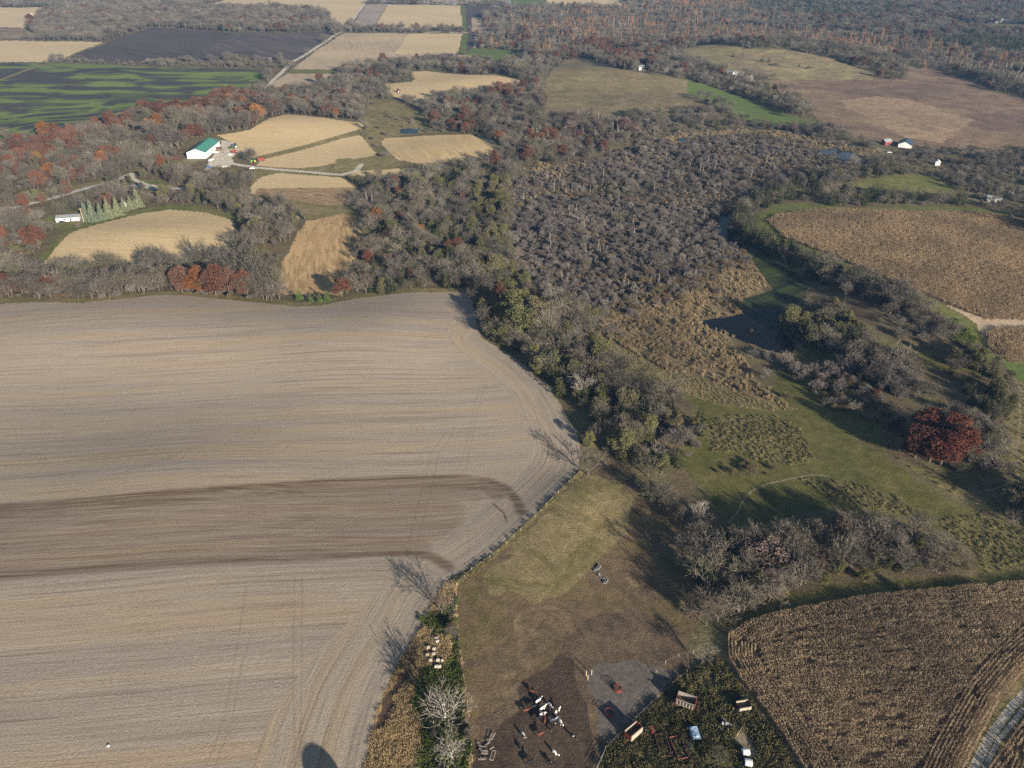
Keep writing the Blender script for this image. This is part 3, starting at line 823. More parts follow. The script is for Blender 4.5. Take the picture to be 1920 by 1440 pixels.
# ------------------------------------------------------------------ plant kinds: each prototype is a trunk mesh and a crown mesh
M['bark'] = plain("grey_bark", (0.115, 0.095, 0.08), 0.95, 0.3, 2.0)
M['bark_pale'] = plain("pale_bark", (0.36, 0.335, 0.30), 0.9, 0.25, 2.0)
M['twig'] = foliage("bare_twigs", [(0.098, 0.089, 0.076), (0.125, 0.113, 0.096), (0.104, 0.088, 0.072), (0.156, 0.143, 0.122), (0.098, 0.093, 0.064)], 0.25, 0.9, 0.25)
M['twig_pale'] = foliage("pale_twigs", [(0.235, 0.215, 0.19), (0.27, 0.25, 0.22)], 0.3, 0.9, 0.2)
M['twig_swamp'] = foliage("swamp_shrub_twigs", [(0.122, 0.110, 0.106), (0.148, 0.134, 0.127), (0.182, 0.164, 0.150), (0.108, 0.096, 0.094), (0.140, 0.122, 0.108)], 0.25, 0.9, 0.25)
M['twig_brown'] = foliage("brown_shrub_twigs", [(0.125, 0.092, 0.062), (0.15, 0.112, 0.075), (0.11, 0.09, 0.052), (0.145, 0.12, 0.066)], 0.4, 0.9, 0.3)
M['russet'] = foliage("russet_oak_leaves", [(0.112, 0.055, 0.036), (0.100, 0.048, 0.034), (0.128, 0.066, 0.040), (0.105, 0.064, 0.049), (0.118, 0.068, 0.050)], 0.45, 0.8, 0.35)
M['orange'] = foliage("orange_oak_leaves", [(0.175, 0.074, 0.028), (0.19, 0.090, 0.032), (0.185, 0.102, 0.038)], 0.45, 0.8, 0.3)
M['crimson'] = foliage("dark_red_oak_leaves", [(0.088, 0.033, 0.024), (0.105, 0.040, 0.027), (0.084, 0.038, 0.030)], 0.35, 0.8, 0.4)
M['mauve'] = foliage("mauve_oak_leaves", [(0.122, 0.092, 0.085), (0.135, 0.094, 0.082)], 0.45, 0.8, 0.35)
M['olive'] = foliage("olive_leaves", [(0.102, 0.102, 0.048), (0.122, 0.113, 0.050), (0.090, 0.093, 0.048), (0.114, 0.100, 0.060)], 0.45, 0.8, 0.35)
M['yellow'] = foliage("yellow_green_leaves", [(0.125, 0.120, 0.044), (0.115, 0.112, 0.042)], 0.45, 0.8, 0.3)
M['cedar'] = foliage("cedar_needles", [(0.032, 0.042, 0.018), (0.044, 0.053, 0.021), (0.056, 0.060, 0.025), (0.028, 0.038, 0.019)], 0.7, 0.85, 0.35)
M['spruce'] = foliage("blue_green_needles", [(0.165, 0.190, 0.115), (0.19, 0.205, 0.115), (0.15, 0.185, 0.125)], 0.9, 0.85, 0.3)
M['pine'] = foliage("bright_green_needles", [(0.075, 0.125, 0.028), (0.085, 0.135, 0.035)], 0.9, 0.85, 0.3)
M['larch'] = foliage("orange_larch_needles", [(0.29, 0.150, 0.066), (0.31, 0.165, 0.07), (0.26, 0.14, 0.066), (0.23, 0.135, 0.075)], 0.8, 0.85, 0.3)
M['reedblade'] = foliage("reed_blades", [(0.235, 0.182, 0.112), (0.28, 0.22, 0.138), (0.195, 0.152, 0.092), (0.165, 0.135, 0.08)], 0.9, 0.9, 0.3)
M['dryblade'] = foliage("dry_grass_blades", [(0.33, 0.25, 0.14), (0.38, 0.29, 0.17), (0.29, 0.215, 0.12), (0.25, 0.19, 0.105)], 0.9, 0.9, 0.3)
M['paleweed'] = foliage("pale_weed_stems", [(0.125, 0.118, 0.05), (0.165, 0.148, 0.07), (0.21, 0.178, 0.10), (0.095, 0.098, 0.04)], 0.9, 0.9, 0.3)
M['weedblade'] = foliage("weed_stems", [(0.070, 0.070, 0.030), (0.098, 0.088, 0.042), (0.15, 0.122, 0.07), (0.050, 0.056, 0.022)], 0.9, 0.9, 0.3)
M['greenblade'] = foliage("green_weed_leaves", [(0.055, 0.08, 0.018), (0.08, 0.10, 0.028), (0.10, 0.105, 0.04)], 0.9, 0.9, 0.3)
M['cornleaf'] = foliage("dry_corn_leaves", [(0.285, 0.222, 0.150), (0.33, 0.26, 0.178), (0.24, 0.182, 0.122), (0.20, 0.150, 0.102)], 0.9, 0.9, 0.35)
M['cornleaf_far'] = foliage("golden_corn_leaves", [(0.285, 0.215, 0.135), (0.315, 0.240, 0.152), (0.26, 0.192, 0.122), (0.235, 0.172, 0.112)], 0.9, 0.9, 0.3)


def branch(mt, mc, p, d, L, r, lev, maxlev, rnd, kids, spread, droop, tw, cr_from, rib_from):
    """one limb in two bent pieces, then its children"""
    d = d.normalized()
    p1 = p + d * L * 0.5
    d2 = (d + Vector((rnd.gauss(0, .16), rnd.gauss(0, .16), rnd.gauss(0, .12) + droop))).normalized()
    p2 = p1 + d2 * L * 0.5
    tgt = mt if lev < cr_from else mc
    if lev >= rib_from:
        tgt.ribbon(p, p1, tw * 1.2, tw, rnd)
        tgt.ribbon(p1, p2, tw, tw * 0.5, rnd)
    else:
        n = 6 if lev == 0 else (4 if lev < 2 else 3)
        tgt.tube(p, p1, r, r * 0.82, n)
        tgt.tube(p1, p2, r * 0.82, r * 0.6, n)
    if lev >= maxlev:
        return
    nk = kids[lev]
    for i in range(nk):
        t = rnd.uniform(0.35, 1.0) if lev else rnd.uniform(0.3, 1.0)
        q = p.lerp(p1, t * 2) if t < 0.5 else p1.lerp(p2, t * 2 - 1)
        side = d2.orthogonal().normalized()
        ang = 2 * math.pi * (i + rnd.uniform(-.3, .3)) / nk
        side = Matrix.Rotation(ang, 3, d2) @ side
        sp = spread * rnd.uniform(0.7, 1.3)
        nd = (d2 * math.cos(sp) + side * math.sin(sp)) + Vector((0, 0, 0.15))
        branch(mt, mc, q, nd, L * (rnd.uniform(0.85, 1.1) if lev == 0 else rnd.uniform(0.6, 0.85)), r * 0.55, lev + 1, maxlev, rnd, kids, spread, droop, tw, cr_from, rib_from)


def bare_tree(seed, h=12.0, spread=0.72, kids=(6, 4, 5, 5), tw=0.035, trunk=0.26, stems=1):
    rnd = random.Random(seed)
    mt, mc = MB(), MB()
    for k in range(stems):
        d = Vector((rnd.gauss(0, .08 if stems == 1 else .4), rnd.gauss(0, .08 if stems == 1 else .4), 1))
        branch(mt, mc, Vector((rnd.gauss(0, .12 * (stems - 1)), rnd.gauss(0, .12 * (stems - 1)), -0.3)), d, h * 0.33, trunk, 0, 4, rnd, kids, spread, 0.02, tw, 2, 3)
    return mt, mc


def leaf_tree(seed, h=13.0, rad=5.0, lobes=22, per=150, leaf=0.33, base=0.3, up=0.6):
    rnd = random.Random(seed)
    mt, mc = MB(), MB()
    mt.tube((0, 0, -0.3), (rnd.gauss(0, .2), rnd.gauss(0, .2), h * 0.4), 0.32, 0.22, 6)
    for i in range(lobes):
        t = rnd.random()
        z = h * (base + (0.9 - base) * t)
        prof = math.sqrt(max(0.05, 1 - ((t - 0.42) / 0.62) ** 2))
        a = i * 2.4 + rnd.uniform(-.4, .4)
        rr = rad * prof * rnd.uniform(0.35, 0.85)
        c = Vector((rr * math.cos(a), rr * math.sin(a), z))
        mt.tube((0, 0, h * 0.3 * rnd.uniform(.7, 1.2)), c, 0.12, 0.04, 4)
        lr = rad * rnd.uniform(0.27, 0.48)
        for k in range(int(per * (lr / (0.32 * rad)) ** 2)):
            v = Vector((rnd.gauss(0, 1), rnd.gauss(0, 1), rnd.gauss(0, 1))).normalized() * lr * rnd.uniform(0.55, 1.08)
            v.z *= 0.8
            mc.card(c + v, leaf * rnd.uniform(.6, 1.3), rnd, up)
    return mt, mc


def conifer(seed, h=10.0, rad=2.2, layers=16, per=60, leaf=0.36, shape=1.0, droop=0.25, clear=0.05, gaps=0.15):
    rnd = random.Random(seed)
    mt, mc = MB(), MB()
    mt.tube((0, 0, -0.3), (0, 0, h * 0.95), 0.02 * h, 0.03, 5)
    for i in range(layers):
        t = i / (layers - 1)
        z = h * (clear + (1 - clear) * t)
        rr = rad * (1 - t) ** shape * rnd.uniform(0.85, 1.12) + 0.12
        nb = max(3, int(9 * (1 - t) + 4))
        for b in range(nb):
            if rnd.random() < gaps:
                continue
            a = 2 * math.pi * (b + rnd.uniform(-.35, .35)) / nb
            rl = rr * rnd.uniform(0.75, 1.1)
            for k in range(max(2, int(per * (1 - t) / nb) + 2)):
                s = rnd.uniform(0.25, 1.0) ** 0.7
                mc.card((rl * s * math.cos(a) + rnd.gauss(0, .12 * rl * .5), rl * s * math.sin(a) + rnd.gauss(0, .12 * rl * .5), z - droop * rl * s + rnd.gauss(0, .12)), leaf * rnd.uniform(.6, 1.2) * (0.6 + .4 * (1 - t)), rnd, 0.8, 0.5)
    return mt, mc


def aspen(seed, h=12.0):
    rnd = random.Random(seed)
    mt, mc = MB(), MB()
    x, y, z = 0.0, 0.0, -0.3
    for k in range(6):
        nx, ny, nz = x + rnd.gauss(0, .12), y + rnd.gauss(0, .12), z + h / 6.2
        mt.tube((x, y, z), (nx, ny, nz), 0.17 * (1 - k / 7), 0.17 * (1 - (k + 1) / 7), 5)
        if k > 1:
            for b in range(10):
                a = rnd.uniform(0, 6.283)
                L = rnd.uniform(.9, 1.9) * (1.3 - k / 7)
                q = Vector((x, y, z)).lerp(Vector((nx, ny, nz)), rnd.random())
                e = q + Vector((math.cos(a) * L * .6, math.sin(a) * L * .6, L * .8))
                mc.ribbon(q, e, 0.045, 0.03, rnd)
                for t in range(4):
                    g = q.lerp(e, rnd.uniform(.4, 1))
                    mc.ribbon(g, g + Vector((rnd.gauss(0, .3), rnd.gauss(0, .3), rnd.uniform(.2, .7))), 0.035, 0.02, rnd)
        x, y, z = nx, ny, nz
    return mt, mc


def tuft(seed, n=60, h=1.8, r=0.8, w=0.03, lean=0.35, leaf=False):
    rnd = random.Random(seed)
    mc = MB()
    for i in range(n):
        a = rnd.uniform(0, 6.283)
        q = r * math.sqrt(rnd.random())
        p = Vector((q * math.cos(a), q * math.sin(a), -0.05))
        hh = h * rnd.uniform(.55, 1.1) * (1 - 0.35 * q / r)
        e = p + Vector((rnd.gauss(0, lean) * hh * .6, rnd.gauss(0, lean) * hh * .6, hh))
        mc.ribbon(p, e, w, w * .8, rnd)
        if leaf:
            mc.card(e, w * 4, rnd, .5)
    return mc


def corn_row(seed, L=3.0, step=0.22, h=2.2):
    rnd = random.Random(seed)
    mc = MB()
    n = int(L / step)
    for i in range(n):
        if rnd.random() < .06:
            continue
        x = -L / 2 + (i + .5) * step + rnd.gauss(0, .03)
        hh = h * rnd.uniform(.8, 1.08)
        p = Vector((x, rnd.gauss(0, .04), -0.05))
        e = p + Vector((rnd.gauss(0, .12), rnd.gauss(0, .12), hh))
        mc.ribbon(p, e, 0.018, 0.012, rnd)
        for k in range(6):
            q = p.lerp(e, rnd.uniform(.25, .95))
            a = rnd.uniform(0, 6.283)
            l = rnd.uniform(.2, .40)
            dv = Vector((math.cos(a), math.sin(a), 0))
            m = q + dv * l * .6 + Vector((0, 0, .12))
            mc.ribbon(q, m, 0.035, 0.05, rnd)
            mc.ribbon(m, m + dv * l * .4 + Vector((0, 0, -rnd.uniform(.2, .5))), 0.05, 0.02, rnd)
        mc.ribbon(e, e + Vector((rnd.gauss(0, .05), rnd.gauss(0, .05), .22)), 0.05, 0.02, rnd)
    return mc


PROTO = {}


def proto(kind, pairs, bark, leaf, height):
    PROTO[kind] = [(mt.mesh("trunk", M[bark], True), mc.mesh("crown", M[leaf])) for mt, mc in pairs]
    PROTO[kind + '_h'] = height


def reproto(kind, src, bark, leaf):
    """the same shapes under other colours"""
    L = []
    for t, c in PROTO[src]:
        c2 = c.copy()
        c2.materials.clear()
        c2.materials.append(M[leaf])
        t2 = t.copy()
        t2.materials.clear()
        t2.materials.append(M[bark])
        L.append((t2, c2))
    PROTO[kind] = L
    PROTO[kind + '_h'] = PROTO[src + '_h']


proto('bare', [bare_tree(100 + i, 12.0, sp, kd, 0.040) for i, (sp, kd) in enumerate([(.72, (5, 5, 4, 5)), (.50, (5, 4, 5, 5)), (.82, (6, 4, 4, 5)), (.42, (5, 4, 4, 6)), (.62, (4, 5, 4, 5)), (.75, (5, 4, 5, 4)), (.55, (6, 4, 4, 4)), (.9, (5, 4, 4, 5))])], 'bark', 'twig', 12.0)
proto('shrub', [bare_tree(200 + i, 4.6, sp, kd, 0.034, 0.07, st) for i, (sp, kd, st) in enumerate([(.62, (4, 4, 5, 4), 4), (.45, (4, 4, 4, 4), 3), (.8, (4, 4, 4, 4), 5), (.38, (3, 4, 4, 4), 2), (.55, (4, 3, 4, 4), 6), (.7, (4, 4, 4, 3), 3), (.5, (3, 4, 5, 4), 4), (.9, (4, 4, 4, 3), 4)])], 'bark', 'twig_swamp', 4.6)
reproto('brush', 'shrub', 'bark', 'twig_brown')
reproto('pale', 'bare', 'bark_pale', 'twig_pale')
proto('oak', [leaf_tree(300 + i, 13.0, 5.2, 26, 230, 0.25) for i in range(4)], 'bark', 'russet', 13.0)
reproto('orange', 'oak', 'bark', 'orange')
reproto('crimson', 'oak', 'bark', 'crimson')
proto('mauve', [leaf_tree(330 + i, 12.0, 4.6, 24, 70, 0.27) for i in range(2)], 'bark', 'mauve', 12.0)
proto('olive', [leaf_tree(360 + i, 12.0, 4.4, 24, 190, 0.22, 0.12, 0.4) for i in range(4)], 'bark', 'olive', 12.0)
reproto('yellow', 'olive', 'bark', 'yellow')
proto('cedar', [conifer(400 + i, 9.0, r, 18, 80, 0.34, sh) for i, (r, sh) in enumerate([(2.2, .75), (2.6, .6), (1.9, .9), (2.9, .55)])], 'bark', 'cedar', 9.0)
proto('spruce', [conifer(430 + i, 15.0, 4.0, 26, 230, 0.46, 0.85, 0.3, 0.05, 0.06) for i in range(3)], 'bark_pale', 'spruce', 15.0)
proto('pine', [conifer(450 + i, 7.0, 2.4, 13, 70, 0.36, 0.8, 0.05, 0.02, 0.12) for i in range(2)], 'bark', 'pine', 7.0)
proto('larch', [conifer(470 + i, 14.0, 3.2, 16, 60, 0.42, 0.7, 0.1, 0.1, 0.15) for i in range(3)], 'bark', 'larch', 14.0)
proto('aspen', [aspen(490 + i) for i in range(3)], 'bark_pale', 'twig_pale', 12.0)

NAMES = {'bare': ('bare_tree', 'tree'), 'shrub': ('bare_shrub', 'shrub'), 'brush': ('bare_shrub', 'shrub'), 'pale': ('bare_tree', 'tree'), 'oak': ('oak_tree', 'tree'), 'orange': ('oak_tree', 'tree'), 'crimson': ('oak_tree', 'tree'),
         'mauve': ('oak_tree', 'tree'), 'olive': ('leafy_tree', 'tree'), 'yellow': ('leafy_tree', 'tree'), 'cedar': ('cedar_tree', 'cedar'), 'spruce': ('spruce_tree', 'spruce'),
         'pine': ('pine_tree', 'pine'), 'larch': ('larch_tree', 'larch'), 'aspen': ('aspen_tree', 'tree')}
LOOK = {'bare': 'bare grey-brown tree', 'shrub': 'low grey bare shrub', 'brush': 'low brown bare shrub', 'pale': 'pale bare tree with whitish branches', 'oak': 'russet-leaved oak', 'orange': 'bright orange oak',
        'crimson': 'dark red oak', 'mauve': 'mauve-brown oak', 'olive': 'olive-green leafy tree', 'yellow': 'yellow-green leafy tree', 'cedar': 'dark green cedar', 'spruce': 'pale blue-green spruce',
        'pine': 'bright green young pine', 'larch': 'orange larch', 'aspen': 'slim white-stemmed bare aspen'}


def plant(kind, x, y, h, label, group=None, idx=None, wide=1.0, rz=None, parts=True):
    name, cat = NAMES[kind]
    if idx is None:
        idx = int(abs(x * 7.3 + y * 3.1)) % len(PROTO[kind])
    idx %= len(PROTO[kind])
    t, c = PROTO[kind][idx]
    s = h / PROTO[kind + '_h']
    e = empty(name, label, cat, (x, y, ground_z(x, y)), rz if rz is not None else (x * 1.7 + y * 2.3) % 6.283, group, s)
    e.scale = (s * wide, s * wide, s)
    for nm, me in (("trunk", t), ("crown", c)):
        o = bpy.data.objects.new(nm, me)
        o.parent = e
        COL.objects.link(o)
    return e


# ------------------------------------------------------------------ masses of one kind: one object that repeats a few shapes over many points
def mass(name, label, cat, meshes, pts, rot, scl, idx, extra=None):
    """meshes: list of (mesh, ...) tuples; pts (n,3); one object of kind stuff"""
    if len(pts) == 0:
        return
    pc = bpy.data.collections.new(name + "_shapes")
    for k, ms in enumerate(meshes):
        if len(ms) == 1:
            me = ms[0]
        else:
            bm = bmesh.new()
            for q in ms:
                nf = len(bm.faces)
                bm.from_mesh(q)
                bm.faces.ensure_lookup_table()
                for f in bm.faces[nf:]:
                    f.material_index = ms.index(q)
            me = bpy.data.meshes.new(name + "_shape")
            bm.to_mesh(me)
            bm.free()
            for q in ms:
                me.materials.append(q.materials[0])
        pc.objects.link(bpy.data.objects.new("%s_shape_%02d" % (name, k), me))
    me = bpy.data.meshes.new(name)
    n = len(pts)
    me.vertices.add(n)
    me.vertices.foreach_set("co", np.asarray(pts, np.float32).ravel())
    for nm, ty, val in (("rot", 'FLOAT', rot), ("scl", 'FLOAT', scl), ("pick", 'INT', idx)):
        a = me.attributes.new(nm, ty, 'POINT')
        a.data.foreach_set("value", np.asarray(val, np.int32 if ty == 'INT' else np.float32))
    o = bpy.data.objects.new(name, me)
    o["kind"] = "stuff"
    tag(o, label, cat)
    COL.objects.link(o)
    ng = bpy.data.node_groups.new(name + "_spread", 'GeometryNodeTree')
    ng.interface.new_socket("Geometry", in_out='INPUT', socket_type='NodeSocketGeometry')
    ng.interface.new_socket("Geometry", in_out='OUTPUT', socket_type='NodeSocketGeometry')
    gi = ng.nodes.new("NodeGroupInput")
    go = ng.nodes.new("NodeGroupOutput")
    ip = ng.nodes.new("GeometryNodeInstanceOnPoints")
    ci = ng.nodes.new("GeometryNodeCollectionInfo")
    ci.inputs['Collection'].default_value = pc
    ci.inputs['Separate Children'].default_value = True
    ci.inputs['Reset Children'].default_value = True

    def named(nm, ty):
        a = ng.nodes.new("GeometryNodeInputNamedAttribute")
        a.data_type = ty
        a.inputs['Name'].default_value = nm
        return a.outputs['Attribute']
    cx = ng.nodes.new("ShaderNodeCombineXYZ")
    ng.links.new(named("rot", 'FLOAT'), cx.inputs[2])
    ng.links.new(gi.outputs[0], ip.inputs['Points'])
    ng.links.new(ci.outputs[0], ip.inputs['Instance'])
    ip.inputs['Pick Instance'].default_value = True
    ng.links.new(named("pick", 'INT'), ip.inputs['Instance Index'])
    ng.links.new(cx.outputs[0], ip.inputs['Rotation'])
    ng.links.new(named("scl", 'FLOAT'), ip.inputs['Scale'])
    ng.links.new(ip.outputs[0], go.inputs[0])
    md = o.modifiers.new("spread", 'NODES')
    md.node_group = ng
    return o


